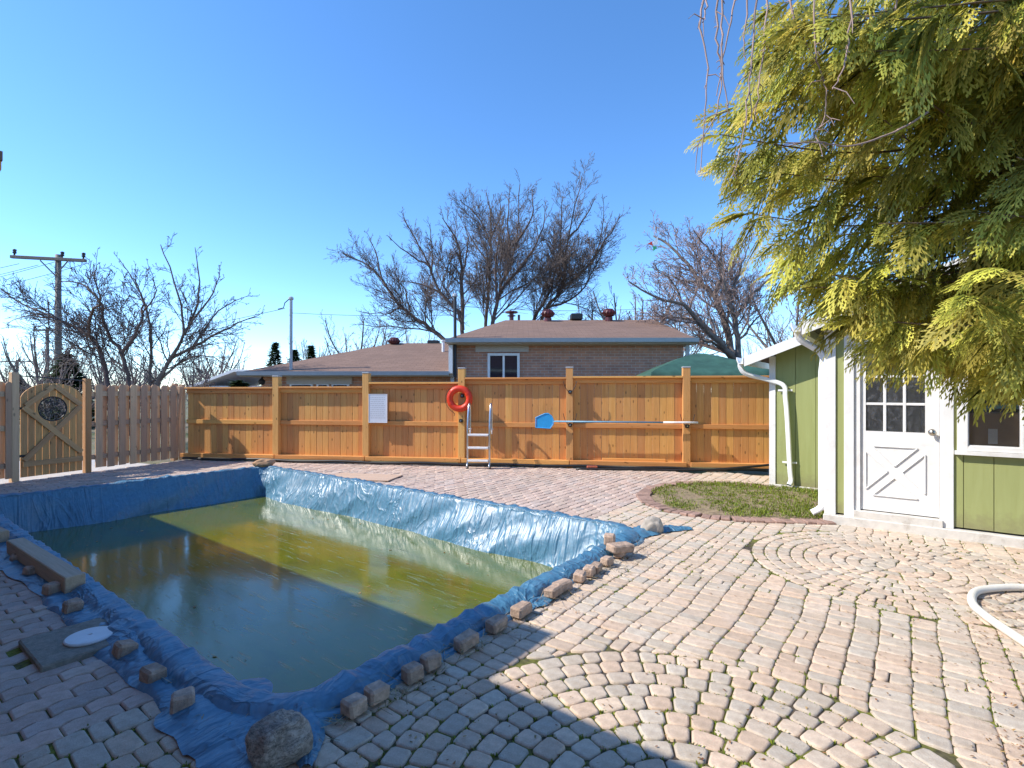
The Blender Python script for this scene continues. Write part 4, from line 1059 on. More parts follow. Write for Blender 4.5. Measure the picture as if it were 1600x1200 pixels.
# window
win = obj('window', MB(), None, shed)
WU0, WU1, WZ0, WZ1 = .53, .925, .95, 1.75
b = MB(); b.box(.45, WU0, SF[2] - .036, SF[2] + .04, .905, 1.83); b.box(WU1, 1.005, SF[2] - .036, SF[2] + .04, .905, 1.83); b.box(WU0, WU1, SF[2] - .036, SF[2] + .04, WZ1, 1.83); b.box(WU0, WU1, SF[2] - .034, SF[2] + .04, .905, WZ0)
win.data = b.mesh('window'); win.data.materials.append(m_white)
b = MB(); b.prism([(.43, .865), (1.025, .865), (1.025, .902), (.43, .902)], SF[2] - .072, SF[2] - .011); obj('sill', b, m_white, win)
b = MB(); b.box(WU0 + .002, WU1 - .002, SF[2] + .012, SF[2] + .016, WZ0 + .002, WZ1 - .002); obj('pane', b, m_glass, win)
b = MB(); b.box(WU0, WU0 + .012, SF[2] - .02, SF[2] + .03, WZ0, WZ1); b.box(WU1 - .012, WU1, SF[2] - .02, SF[2] + .03, WZ0, WZ1); b.box(WU0 + .012, WU1 - .012, SF[2] - .02, SF[2] + .03, WZ0, WZ0 + .012); obj('sash', b, m_white, win)
# downspouts
def spout(pts, sec=(.032, .026), brackets=(), off=None):
    n = len(pts); rows = []
    for i, p in enumerate(pts):
        p = Vector(p); t = (Vector(pts[min(i+1, n-1)]) - Vector(pts[max(i-1, 0)])).normalized()
        side = Vector((1, 0, 0)) if abs(t.x) < .9 else Vector((0, 0, 1)); side = (side - t * side.dot(t)).normalized(); ot = t.cross(side)
        r_ = [p + side * (sec[0] * cx_) + ot * (sec[1] * cy_) for cx_, cy_ in ((-1, -.7), (-.7, -1), (.7, -1), (1, -.7), (1, .7), (.7, 1), (-.7, 1), (-1, .7), (-1, -.7))]
        rows.append(r_)
    b = MB(); b.grid(rows); ds = obj('downspout', b, m_whitemetal, shed)
    for (x, y, z) in brackets: b = MB(); b.cbox(x - .10, x + .10, y - .004, y + .004, z - .014, z + .014, .002); obj('bracket', b, m_whitemetal, ds)
yv = SB[2] - .085
spout(catmull([(rl - .08, SB[2] - .26, rz - .04), (rl - .078, SB[2] - .25, rz - .14), (rl + .0, SB[2] - .21, rz - .24), (rl + .28, yv - .02, rz - .33), (SB[0] + .20, yv, rz - .42), (SB[0] + .225, yv, rz - .60), (SB[0] + .25, yv, 1.1), (SB[0] + .285, yv, .35), (SB[0] + .30, yv, .16), (SB[0] + .28, yv - .04, .09)], 6), brackets=[(SB[0] + .215, yv + .04, 1.52), (SB[0] + .275, yv + .04, .42)])
xv = SF[0] - .045
spout(catmull([(fl - .07, SF[2] - .12, fz - .05), (fl - .05, SF[2] - .08, fz - .16), (xv, SF[2] + .03, fz - .34), (xv, SF[2] + .03, fz - .6), (xv, SF[2] + .03, .9), (xv, SF[2] + .03, .22), (xv - .01, SF[2] + .0, .15), (xv - .09, SF[2] - .03, .09)], 6))
b = MB(); b.cbox(SB[0] + .10, SB[0] + .42, SB[2] - .26, SB[2] - .06, .0, .04, .008); o = obj('splash_block', b, m_concrete, None, (0, 0, 0), (0, 0, -AX)); tag(o, 'concrete splash block under the white downspout at the shed', 'block')
# cardboard box behind the window
bx_ = thing('cardboard_box', 'brown cardboard box with a white paper label behind the shed window', 'box', UV(.74, SF[2] + .175, .93), -AX)
b = MB(); b.cbox(-.32, .32, -.13, .13, 0, .36, .004); obj('carton', b, m_card, bx_)
b = MB(); b.box(-.05, .02, -.1325, -.1312, .05, .20); obj('paper_label', b, m_paper, bx_)
b = MB(); b.box(-.325, .325, -.13, .2, -.03, -.001); obj('shelf', b, m_dark, bx_)
tb = MB(); tb.tube(catmull([UV(.62, SF[2] + .15, 1.315), UV(.72, SF[2] + .12, 1.345), UV(.86, SF[2] + .12, 1.36), UV(1.05, SF[2] + .13, 1.33)]), .028, 10); tag(obj('teal_tube', tb, m_teal, smooth=True), 'curved pale teal tube lying on the box behind the shed window', 'tube')
# cream hose on the paving
hp = [G(1760, 1105, .03), G(1640, 1030, .03), G(1600, 1003, .03), G(1545, 966, .03), G(1520, 943, .03), G(1524, 925, .035), G(1555, 919, .035), G(1600, 918, .035), G(1680, 925, .03), G(1800, 940, .03)]
b = MB(); b.tube(catmull(hp, 10), .0265, 14); tag(obj('vacuum_hose', b, m_hose, smooth=True), 'thick cream pool vacuum hose looping over the paving at right', 'hose')

# ------------------------------------------------------------------ own house behind the camera: its eave throws the long shadow
HH = 2.79
T1 = Vector((.246, 3.19, 0)); E1 = T1 - Vector((sdx, sdy, 0)) * (HH / math.tan(R(SUN_EL)))
eu, ev = toUV(E1); ev2 = ev - .63
own = thing('family_house', 'house eave poking in at the upper left edge, casting the long shadow', 'house', (0, 0, 0), -AX)
b = MB(); b.box(-13.0, eu - .35, ev - 8, ev - .45, 0, HH - .14); b.box(eu - .35, 7.0, ev - 8, ev2 - .45, 0, HH - .14); obj('wall', b, m_brickwall, own)
def eave(u0, u1, v_, nm):
    b = MB(); pr = [(v_, HH - .02), (v_ - 4.2, HH + 1.28), (v_ - 4.2, HH + 1.36), (v_, HH + .02)]
    M_ = Matrix(((0, 1, 0, 0), (1, 0, 0, 0), (0, 0, 1, 0), (0, 0, 0, 1)))
    if nm == 'a':
        z0, z1 = HH + .02, HH + 1.36
        V_ = [(u0, v_, z0), (u1, v_, z0), (u1 - 4.2, v_ - 4.2, z1), (u0, v_ - 4.2, z1), (u1, v_ - 8.4, z0), (u0, v_ - 8.4, z0)]
        b.poly(V_ + [(x, y, z - .05) for x, y, z in V_], [(0, 1, 2, 3), (1, 4, 2), (3, 2, 4, 5), (6, 9, 8, 7), (7, 8, 10), (9, 11, 10, 8), (0, 6, 7, 1), (1, 7, 10, 4)])
    else: b.prism(pr, u0, u1, M_)
    ro = obj('roof', b, m_shingle, own)
    b = MB(); b.box(u0, u1 - .03, v_ - .5, v_ - .022, HH - .075, HH - .065); obj('soffit', b, m_beige, ro)
    b = MB(); b.box(u0 - .0, u1 - .02, v_ - .02, v_ - .002, HH - .075, HH - .025); obj('fascia', b, m_post, ro)
eave(-13.0, eu, ev, 'a'); eave(eu + .004, 7.0, ev2, 'b')

# ------------------------------------------------------------------ neighbour's split level house
def wallbox(b, x0, x1, y0, y1, z0, z1): b.box(x0, x1, y0, y1, z0, z1)
NY = 14.7
nh = thing('brick_house', 'brown brick split level house with brown shingle roofs behind the fence', 'house', (0, NY, 0), R(-1.0))
def wx(px, Y=NY): return (px - 800) / F * Y
def wz(py, Y=NY): return CAMH + (HY - py) / F * Y
ux0, ux1 = wx(712), wx(1066); uz = wz(533)
b = MB(); b.box(ux0, ux1, .02, 8.5, -.2, uz); b.prism([(.02, uz), (8.5, uz), (4.24, 4.02)], ux1 - .2, ux1, Matrix(((0, 1, 0, 0), (1, 0, 0, 0), (0, 0, 1, 0), (0, 0, 0, 1)))); obj('wall', b, m_brickwall, nh)
lx0, lx1 = wx(398), wx(708); lz = wz(584)
b = MB(); b.box(lx0, ux0 - .01, .25, 9.0, -.2, lz); obj('wall', b, m_brickwall, nh)
def hip(x0, x1, y0, y1, z0, zr, ridge_in, name='roof', left=True, right=True):
    ym = (y0 + y1) / 2; a = x0 + (ridge_in if left else 0); c = x1 - (ridge_in if right else 0)
    V = [(x0, y0, z0), (x1, y0, z0), (x1, y1, z0), (x0, y1, z0), (a, ym, zr), (c, ym, zr)]
    fs = [(0, 1, 5, 4), (1, 2, 5), (2, 3, 4, 5), (3, 0, 4), (3, 2, 1, 0)]
    b = MB(); b.poly(V, fs); return obj(name, b, m_shingle, nh)
ro = hip(wx(700) , wx(1080), -.42, 8.9, uz + .02, 4.12, 1.5, right=False)
ze = uz + .02
b = MB(); b.prism([(-.44, ze - .12), (-.56, ze - .10), (-.58, ze + .01), (-.42, ze + .015), (-.42, ze - .12)], wx(700), wx(1080), Matrix(((0, 1, 0, 0), (1, 0, 0, 0), (0, 0, 1, 0), (0, 0, 0, 1)))); obj('gutter', b, m_eave, ro)
b = MB(); b.box(wx(700), wx(1080), -.415, .02, ze - .135, ze - .015); b.box(wx(700), ux0, .02, 8.5, ze - .135, ze - .015); b.box(ux1, wx(1080), .02, 8.5, ze - .135, ze - .015); obj('soffit', b, m_beige, ro)
rl_ = hip(wx(376), ux0 - .02, -.20, 9.2, lz + .05, lz + 1.30, 3.2, right=False)
zl_ = lz + .05
b = MB(); b.prism([(-.22, zl_ - .12), (-.34, zl_ - .10), (-.36, zl_ + .01), (-.20, zl_ + .015), (-.20, zl_ - .12)], wx(376), wx(703), Matrix(((0, 1, 0, 0), (1, 0, 0, 0), (0, 0, 1, 0), (0, 0, 0, 1)))); obj('gutter', b, m_eave, rl_)
b = MB(); b.box(wx(376), ux0 - .03, -.195, .25, zl_ - .13, zl_ - .015); b.box(wx(376), lx0, .25, 9.0, zl_ - .13, zl_ - .015); obj('soffit', b, m_beige, rl_)
# upper window with panel above
w0, w1, wt, wb = wx(762), wx(812), wz(552), wz(600)
wf = obj('window', MB(), None, nh); b = MB()
for (a, c, d, e) in ((w0, w0 + .07, wb, wt), (w1 - .07, w1, wb, wt), (w0 + .07, w1 - .07, wt - .07, wt), (w0 + .07, w1 - .07, wb, wb + .07), ((w0 + w1) / 2 - .03, (w0 + w1) / 2 + .03, wb + .07, wt - .07)): b.box(a, c, -.05, .02, d, e)
wf.data = b.mesh('window'); wf.data.materials.append(m_whitemetal)
for s in (0, 1):
    b = MB(); m_ = (w0 + w1) / 2; a, c = (w0 + .07, m_ - .03) if s == 0 else (m_ + .03, w1 - .07); b.box(a, c, -.012, .012, wb + .07, wt - .07); obj('pane', b, m_pane, wf)
b = MB(); b.box(wx(743), wx(826), -.035, .019, wz(550), wz(536)); obj('lintel_panel', b, m_beige, nh)
b = MB(); b.box(wx(440), wx(545), .19, .249, wz(600), wz(587)); obj('lintel_panel', b, m_beige, nh)
for (a, c) in ((445, 482), (488, 508), (512, 540)):
    f_ = obj('window', MB(), None, nh); b = MB(); x0, x1 = wx(a), wx(c); b.box(x0, x1, .20, .249, wz(640), wz(600)); f_.data = b.mesh('window'); f_.data.materials.append(m_whitemetal)
    b = MB(); b.box(x0 + .06, x1 - .06, .185, .20, wz(638), wz(601.5)); obj('pane', b, m_pane, f_)
# downpipes
for (x, z1, y) in ((1070, uz - .1, -.10), (707, uz - .15, .0)):
    b = MB(); X = wx(x); b.box(X - .05, X + .05, y - .08, y, -.1, z1); obj('downspout', b, m_eave, nh)
b = MB(); b.box(wx(703), wx(709), -.30, .2, lz, uz - .13); obj('corner_trim', b, m_white, nh)
# roof furniture
def turbine(px, py, Y, s, par=nh):
    z = wz(py, Y); t = obj('turbine_vent', MB(), None, par); b = MB(); M_ = Matrix.Translation((wx(px, Y), Y - NY, z))
    b.lathe([(.13 * s, -.34 * s), (.13 * s, -.12 * s), (.10 * s, -.10 * s), (.17 * s, -.06 * s), (.21 * s, .02 * s), (.19 * s, .10 * s), (.11 * s, .17 * s), (0, .19 * s)], 16, M_)
    t.data = b.mesh('turbine_vent'); t.data.materials.append(m_darkred)
    for k in range(14):
        a = k / 14 * 6.283; f = MB(); f.tube([M_ @ Vector((.17 * s * math.cos(a), .17 * s * math.sin(a), -.06 * s)), M_ @ Vector((.235 * s * math.cos(a + .25), .235 * s * math.sin(a + .25), .03 * s)), M_ @ Vector((.12 * s * math.cos(a + .5), .12 * s * math.sin(a + .5), .16 * s))], .02 * s, 4); obj('fin', f, m_darkred, t)
turbine(853, 492, 18.6, 1.05); turbine(948, 491, 18.6, 1.05); turbine(612, 534, 19.0, .95)
for (px, py, Y) in ((897, 495, 18.9), (674, 536, 19.3)):
    b = MB(); b.cbox(wx(px, Y) - .22, wx(px, Y) + .22, Y - NY - .2, Y - NY + .2, wz(py, Y) - .14, wz(py, Y) + .10, .04); obj('roof_vent', b, m_black, nh)
for (px, py, Y, h, m__) in ((690, 545, 17.5, .30, m_whitemetal),):
    b = MB(); X = wx(px, Y); b.tube([(X, Y - NY, wz(py, Y) - .4), (X, Y - NY, wz(py, Y) + h)], .05, 10); b.tube([(X, Y - NY, wz(py, Y) + h - .05), (X, Y - NY, wz(py, Y) + h)], .09, 10); obj('vent_pipe', b, m__, nh)
for (px, top, Y, nm) in ((452, 466, 14.8, 'a'), (711, 462, 14.5, 'b')):
    X = wx(px, Y); b = MB(); b.tube([(X, Y - NY, 1.9), (X, Y - NY, wz(top, Y))], .045, 10); ms = obj('service_mast', b, m_eave if nm == 'a' else m_wire, nh)
    b = MB(); b.lathe([(.05, 0), (.075, .02), (.07, .07), (.03, .10), (0, .105)], 10, Matrix.Translation((X, Y - NY, wz(top, Y) - .03))); obj('weather_head', b, m_eave, ms)
    b = MB(); b.tube([(X - .05, Y - NY, wz(top, Y)), (X - .18, Y - NY, wz(top + 6, Y)), (X - .22, Y - NY, wz(top + 14, Y)), (X - .38, Y - NY, wz(top + 16, Y))], .014, 5); obj('cable', b, m_wire, ms)
# small lamp under the eave
b = MB(); b.lathe([(0, -.07), (.06, -.05), (.07, 0), (.04, .05)], 12, Matrix.Translation((wx(1047), -.07, wz(534)))); obj('eave_lamp', b, m_whitemetal, nh)
b = MB(); b.tube([(wx(407), .0, lz - .05), (wx(407), -.05, lz - .18)], .03, 8); b.lathe([(0, -.12), (.07, -.10), (.10, 0), (.04, .06)], 12, Matrix.Translation((wx(407), -.05, lz - .2))); obj('eave_lamp', b, m_black, nh)

# pipe chimney of a farther house
b = MB(); Y = 21.0; X = wx(795, Y); b.tube([(X, Y, 3.0), (X, Y, wz(488, Y))], .09, 10); b.tube([(X, Y, wz(489, Y)), (X, Y, wz(487, Y))], .26, 12); b.tube([(X, Y, wz(494, Y)), (X, Y, wz(493, Y))], .17, 12)
b.tube([(X + .3, Y, 3.0), (X + .3, Y, wz(492, Y))], .05, 8); obj('chimney_pipe', b, m_darkred, nh, (0, -NY, 0))

# green canopy of the neighbour's gazebo
cnp = thing('gazebo', 'dark green fabric gazebo canopy showing above the back fence', 'gazebo', (wx(1091, 12.6), 12.6, 0), R(-6))
rows = []
for i in range(41):
    t = i / 40; a = t * 4; sgi = int(a) % 4; f = a - int(a); cs = [(-1, -1), (1, -1), (1, 1), (-1, 1)]; p0, p1 = cs[sgi], cs[(sgi + 1) % 4]
    x, y = p0[0] + (p1[0] - p0[0]) * f, p0[1] + (p1[1] - p0[1]) * f; r_ = []
    for j in range(13):
        s = j / 12; z = 2.44 - .53 * (s ** 1.25) + .05 * s * abs(2 * f - 1) ** 2 - .03 * s * s + .018 * n3(x * s * 4, y * s * 4, 3); r_.append((x * 1.33 * s, y * 1.33 * s, z))
    r_.append((x * 1.34, y * 1.34, r_[-1][2] - .10)); rows.append(r_)
b = MB(); b.grid(rows); obj('canopy', b, m_canopy, cnp, smooth=True, fixn=False)
for sx in (-1, 1):
    for sy in (-1, 1): b = MB(); b.tube([(sx * 1.25, sy * 1.25, -.04), (sx * 1.25, sy * 1.25, 1.88)], .03, 8); obj('leg', b, m_black, cnp)

# white roofed outbuilding at left
ob = thing('pale_shed', 'pale outbuilding roof showing above the fence corner beside the bare tree', 'shed', (wx(345, 22), 22, 0), R(-12))
b = MB(); b.box(-1.2, 1.5, 0, 3, 0, 1.75); obj('wall', b, m_pale, ob)
b = MB(); b.prism([(-1.6, 1.65), (.9, 2.45), (2.0, 2.35), (2.0, 2.25), (.9, 2.33), (-1.6, 1.55)], -.3, 3.3); obj('roof', b, m_pale, ob)

# ------------------------------------------------------------------ trees
class TreeB:
    def __init__(s): s.big = MB(); s.small = MB()
def vrand(r=rng): 
    while True:
        v = Vector((r.uniform(-1, 1), r.uniform(-1, 1), r.uniform(-1, 1)))
        if .05 < v.length < 1: return v.normalized()
def spawn(tb, pts, r0, r1, level, maxlevel, dens, lratio, up=.25, spread=.75, tmin=.2, bias=None, minr=.004):
    """emit a limb along pts and grow children from it"""
    pts = [Vector(p) for p in pts]; n = len(pts)
    rad = [max(minr, r0 + (r1 - r0) * i / (n - 1)) for i in range(n)]
    sides = 7 if r0 > .09 else 5 if r0 > .03 else 3
    (tb.big if level == 0 else tb.small).tube(pts, rad, sides, False)
    if level >= maxlevel: return
    L = sum((pts[i+1] - pts[i]).length for i in range(n - 1)); cnt = max(2, int(L * dens[level] + rng.random()))
    for k in range(cnt):
        t = tmin + (1 - tmin) * ((k + rng.random()) / cnt); f = t * (n - 1); i = min(int(f), n - 2); p = pts[i].lerp(pts[i+1], f - i); d = (pts[i+1] - pts[i]).normalized()
        side = vrand(); side = (side - d * side.dot(d)).normalized()
        nd = (d + side * spread * rng.uniform(.7, 1.7) + Vector((0, 0, up)) * rng.uniform(.3, 1.4)).normalized()
        if bias is not None: nd = (nd + bias * .2).normalized()
        ln = L * lratio[level] * rng.uniform(.55, 1.2) * (1.05 - .8 * t); rr = max(minr, (r0 + (r1 - r0) * t) * (rng.uniform(.26, .48) if level == 0 else rng.uniform(.4, .6)))
        m = 6 if level < maxlevel - 2 else 5 if level < maxlevel - 1 else 3
        cp_ = [p]; dd = nd.copy()
        for j in range(m - 1):
            dd = (dd + vrand() * .26 + Vector((0, 0, up * .30))).normalized(); cp_.append(cp_[-1] + dd * ln / (m - 1))
        spawn(tb, cp_, rr, max(minr, rr * .35), level + 1, maxlevel, dens, lratio, up, spread, .15, bias, minr)
def limbs_tree(name, label, limbs, Y, scale, off, base, r_base, maxlevel, dens, lratio, m_b, m_t, depth=.5, up=.25, group='bare trees behind the fence', minr=.006, bushy=1.0):
    """limbs: polylines traced as (col,row), scale/off map them to the photo; each stands at distance Y"""
    root = thing(name, label, 'tree', (wx(base, Y), Y, 0), 0, group); tb = TreeB(); o0 = Vector((wx(base, Y), Y, 0))
    for li, (poly, rad) in enumerate(limbs):
        drift = rng.uniform(-depth, depth); pts = []
        for i, (c, r_) in enumerate(poly):
            q = P(off[0] + c / scale, off[1] + r_ / scale, Y + drift * i * Y * .02); pts.append(q - o0)
        pts = catmull(pts, 4); n = len(pts)
        for i in range(1, n): pts[i] += Vector((n3(i * .7, li, 1), n3(i * .7, li, 5), n3(i * .7, li, 9))) * .004 * Y
        rad *= .68; spawn(tb, pts, rad, max(minr, rad * .16), 0, maxlevel, dens, lratio, up, .75, .18, None, minr)
    obj('trunk', tb.big.mesh('trunk', True, False), m_b, root); obj('crown', tb.small.mesh('crown', False, False), m_t, root); return root
# left spreading tree
LT = [([(470, 760), (470, 690), (430, 540), (385, 485), (250, 415), (100, 350), (0, 280)], .11), ([(430, 540), (400, 540), (300, 545), (230, 600)], .05), ([(385, 485), (400, 380), (440, 340), (410, 230), (430, 170)], .06), ([(250, 415), (120, 400), (20, 440)], .04),
      ([(560, 760), (560, 690), (530, 560), (470, 480), (430, 330), (350, 260), (260, 250)], .10), ([(530, 560), (590, 480), (625, 370), (600, 280), (520, 150)], .07), ([(620, 390), (680, 290), (640, 170)], .04)]
limbs_tree('bare_tree', 'bare spreading tree with forked trunk behind the weathered fence, nearest the arched gate', LT, 13.6, 2.79, (0, 350), 182, .12, 3, (4.4, 7.0, 13.0), (.50, .62, .62), m_barkd, m_twigd, 1.2, .10, minr=.0055)
LT2 = [([(655, 760), (655, 680), (655, 450), (620, 320), (580, 220)], .08), ([(690, 760), (690, 690), (740, 590), (800, 480), (775, 300), (700, 90)], .11), ([(800, 480), (830, 430), (870, 300), (850, 100)], .08), ([(740, 590), (850, 530), (1000, 450), (1150, 385)], .08), ([(690, 690), (790, 600), (900, 575), (1010, 630)], .06), ([(830, 430), (930, 300), (960, 180)], .05), ([(850, 530), (950, 380), (1090, 310)], .05)]
limbs_tree('bare_tree', 'bare vase shaped tree with dense fine twigs left of the back fence', LT2, 14.5, 2.79, (0, 350), 245, .12, 3, (4.4, 7.0, 13.0), (.48, .62, .62), m_bark, m_twigd, 1.2, .12, minr=.0055)
# trees behind the house
YT = 26.0; o1 = (500, 250)
T_ = {'bare_tree_a': ('bare leaning tree behind the roofs, leftmost of the tall group', 690, [([(760, 1000), (620, 895), (520, 820), (400, 730), (310, 600), (230, 520), (120, 470)], .20), ([(400, 730), (330, 770), (180, 755)], .08), ([(310, 600), (280, 470), (235, 360)], .08), ([(450, 760), (420, 640), (330, 560)], .07)]),
      'bare_tree_b': ('bare forked tree left of the straight double trunk behind the house', 720, [([(715, 1000), (712, 850), (690, 760), (600, 660), (545, 530), (480, 400), (415, 290)], .17), ([(712, 850), (708, 600), (690, 420), (610, 290)], .17), ([(600, 660), (500, 620), (390, 605)], .08), ([(545, 530), (430, 460), (340, 380)], .08), ([(700, 600), (740, 430), (720, 300)], .08), ([(560, 560), (560, 420), (540, 300)], .07)]),
      'bare_tree_c': ('bare tall straight tree with rounded crown in the middle behind the house', 762, [([(835, 1000), (830, 820), (845, 600), (850, 430), (800, 300), (700, 200)], .16), ([(850, 430), (855, 300), (830, 150)], .12), ([(850, 520), (760, 400), (690, 260)], .08), ([(850, 400), (900, 280), (900, 170)], .09)]),
      'bare_tree_d': ('bare tall tree with upswept limbs beside the straight middle tree', 775, [([(850, 1000), (865, 815), (900, 650), (930, 560), (980, 420), (1000, 120)], .18), ([(900, 650), (1000, 540), (1100, 380), (1130, 240)], .12), ([(885, 700), (880, 480), (930, 250)], .12), ([(980, 420), (1060, 280), (1060, 150)], .09), ([(950, 500), (940, 300), (950, 130)], .09)]),
      'bare_tree_e': ('bare wide tree with leaning limbs behind the roof, right of the tall group', 838, [([(1020, 1000), (1070, 800), (1150, 650), (1200, 450), (1210, 180)], .16), ([(1040, 1000), (1130, 745), (1210, 640), (1240, 400), (1310, 80)], .17), ([(1210, 640), (1330, 540), (1430, 400), (1510, 270)], .14), ([(1130, 745), (1290, 670), (1400, 480), (1440, 300)], .10), ([(1240, 400), (1330, 280), (1380, 180)], .09), ([(1330, 540), (1400, 420), (1420, 180)], .08)])}
for key, (lab, base, limbs) in T_.items():
    limbs_tree('bare_tree', lab, limbs, YT + rng.uniform(-1, 2), 3.2, o1, base, .2, 3, (3.4, 5.6, 11.0), (.46, .60, .60), m_barkd, m_twigd, .8, .2, minr=.0068)
# big tree by the shed
o2 = (960, 320)
RT = [([(930, 1300), (880, 1140), (860, 1100), (790, 830), (720, 660), (620, 560), (520, 420), (390, 290), (280, 220)], .24), ([(860, 1100), (800, 1040), (600, 830), (490, 720), (300, 670), (100, 550)], .17), ([(600, 830), (430, 810), (150, 800)], .08), ([(900, 1200), (890, 1000), (870, 820), (820, 680), (780, 500), (770, 230)], .17), ([(890, 1000), (1000, 850), (1110, 740)], .08),
      ([(820, 680), (880, 540), (920, 420), (980, 260)], .10), ([(880, 1140), (700, 990), (560, 980)], .11), ([(720, 660), (780, 480), (660, 300), (560, 180)], .09), ([(490, 720), (420, 560), (260, 440)], .08), ([(870, 820), (1000, 640), (1150, 520), (1290, 460)], .10), ([(620, 560), (480, 540), (270, 450)], .08), ([(860, 760), (780, 780), (680, 770)], .06)]
limbs_tree('bare_tree', 'large gnarled bare tree with pale bark between the brick house and shed', RT, 18.0, 4.616, o2, 1160, .25, 3, (4.2, 6.4, 12.0), (.52, .62, .62), m_bark, m_twigpink, 1.0, .08, minr=.007)
# generic small far trees: two crowns shared between many individuals
def far_tree(seed, H, m_t):
    st = rng.getstate(); rng.seed(seed); tb = TreeB()
    pts = [(0, 0, -.3), (.05, 0, H * .15), (-.03, .05, H * .32)]
    tb.big.tube(pts, [H * .022, H * .017, H * .014], 7, False)
    for k in range(7):
        a = k / 7 * 6.283 + rng.uniform(-.3, .3); sp = rng.uniform(.14, .34); z0 = H * rng.uniform(.14, .34)
        q = [Vector((0, 0, z0)), Vector((math.cos(a) * H * sp * .4, math.sin(a) * H * sp * .4, z0 + H * .18)), Vector((math.cos(a) * H * sp * .8, math.sin(a) * H * sp * .8, z0 + H * .36)), Vector((math.cos(a) * H * sp, math.sin(a) * H * sp, z0 + H * rng.uniform(.48, .62)))]
        spawn(tb, catmull(q, 3), H * .011, H * .003, 0, 3, (15 / H, 20 / H, 30 / H), (.52, .62, .62), .2, .7, .15, None, .010 if H < 7 else .013)
    a, c = tb.big.mesh('trunk', True, False), tb.small.mesh('crown', False, False); a.materials.append(m_bark); c.materials.append(m_t); rng.setstate(st); return a, c
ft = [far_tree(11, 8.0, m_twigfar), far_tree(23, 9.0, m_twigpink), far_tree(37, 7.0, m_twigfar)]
far_spots = []
for k in range(34):
    px = -120 + k * 47 + rng.uniform(-18, 18); Y = rng.uniform(42, 62); 
    far_spots.append((px, Y, rng.uniform(.62, .95)))
for px, Y, s in [(560, 34, .85), (660, 33, .8), (930, 31, .95), (990, 29, 1.0), (1040, 34, 1.0), (500, 44, .8), (60, 30, .7), (215, 26, .62), (300, 30, .6), (1230, 30, 1.1), (640, 36, .9), (20, 17, .33), (75, 19, .36), (120, 17, .34), (160, 20, .38), (200, 18, .35), (250, 19, .36), (310, 20, .36), (345, 24, .4), (-30, 19, .36), (225, 22, .42)]: far_spots.append((px, Y, s))
for i, (px, Y, s) in enumerate(far_spots):
    a, c = ft[i % 3]; where = 'left of the tall utility pole' if px < 91 else 'between the utility pole and the lower roof' if px < 376 else 'above the lower brown roof' if px < 700 else 'behind the higher brown roof' if px < 1080 else 'behind the shed and cedar'
    t = thing('distant_tree', 'distant %s bare tree %s' % (('grey', 'pinkish', 'low grey')[i % 3], where), 'tree', (wx(px, Y), Y, 0), rng.uniform(0, 6.28), 'distant bare trees'); t.scale = (s, s, s * rng.uniform(.85, 1.1))
    obj('trunk', a, None, t); obj('crown', c, None, t)
# evergreens
def conifer(px, Y, H, Wd, label, grp=None):
    t = thing('evergreen_tree', label, 'tree', (wx(px, Y), Y, 0), 0, grp); b = MB(); b.tube([(0, 0, 0), (0, 0, H * .95)], [.12, .02], 6, False); obj('trunk', b, m_barkd, t)
    V = []; Fc = []; C = []
    for k in range(2600):
        z = rng.random() ** 1.3; r = Wd * (1 - z) * rng.uniform(.3, 1.05) * (1 + .25 * math.sin(z * 40)); a = rng.uniform(0, 6.283); p = Vector((r * math.cos(a), r * math.sin(a), H * (.06 + .94 * z)))
        d = Vector((math.cos(a), math.sin(a), rng.uniform(-.35, .25))); s = Vector((-math.sin(a), math.cos(a), rng.gauss(0, .3))).normalized() * .10; L = rng.uniform(.15, .38); bb = len(V)
        V += [p - s, p + s, p + d * L]; Fc.append((bb, bb + 1, bb + 2)); C += [rt()] * 3
    b = MB(); b.v = [tuple(v) for v in V]; b.f = Fc; b.c = C; obj('crown', b.mesh('crown', False, False), m_shrub, t)
conifer(430, 36, 4.9, 1.1, 'small dark pointed spruce above the lower roof, leftmost'); conifer(461, 36, 4.4, 1.3, 'dark bushy spruce beside the service mast'); conifer(486, 37, 4.8, .95, 'small pointed spruce just right of the service mast'); conifer(105, 22, 3.1, 1.6, 'broad dark evergreen behind the arched gate'); conifer(372, 17, 1.85, .8, 'low green shrub under the left house eave'); conifer(25, 30, 2.4, 1.4, 'low evergreen bush at the far left behind the fence')

# ------------------------------------------------------------------ utility poles and wires
def upole(px, top, Y, arm, tilt, label, w=.15):
    t = thing('utility_pole', label, 'utility pole', (wx(px, Y), Y, 0)); H = wz(top, Y)
    b = MB(); b.tube([(0, 0, -.2), (0, 0, H)], [w, w * .75], 12); obj('pole', b, m_upole, t, smooth=True)
    if arm:
        b = MB(); b.cbox(-arm[0], arm[1], -.07, .07, -.07, .07, .01); ar = obj('cross_arm', b, m_upole, t, (0, -.2, H - .25), (0, tilt, 0))
        for x in (-arm[0] + .15, .35, arm[1] - .12): b = MB(); b.lathe([(.035, 0), (.035, .08), (.075, .10), (.075, .16), (.05, .18), (.075, .2), (.07, .28), (0, .30)], 10, Matrix.Translation((x, 0, .07))); obj('insulator', b, m_wire, ar, smooth=True)
        for s in (-1, 1): b = MB(); b.tube([(s * .65, -.2, H - .32), (0, -.16, H - 1.0)], .03, 5); obj('brace', b, m_upole, t)
    return t, H
u1, H1 = upole(91, 398, 24.0, (2.0, 1.45), R(3), 'tall wooden utility pole with cross arm at left, nearest of three')
b = MB(); X = -.35
for dz in (1.6, 1.85, 2.1): b.tube([(-1.2, -.1, H1 - dz - .9), (-.1, -.1, H1 - dz - .95)], .025, 5)
b.tube([(-.35, -.1, H1 - 2.2), (-.35, -.1, H1 - 3.3)], .03, 5); obj('wire_bracket', b, m_wire, u1)
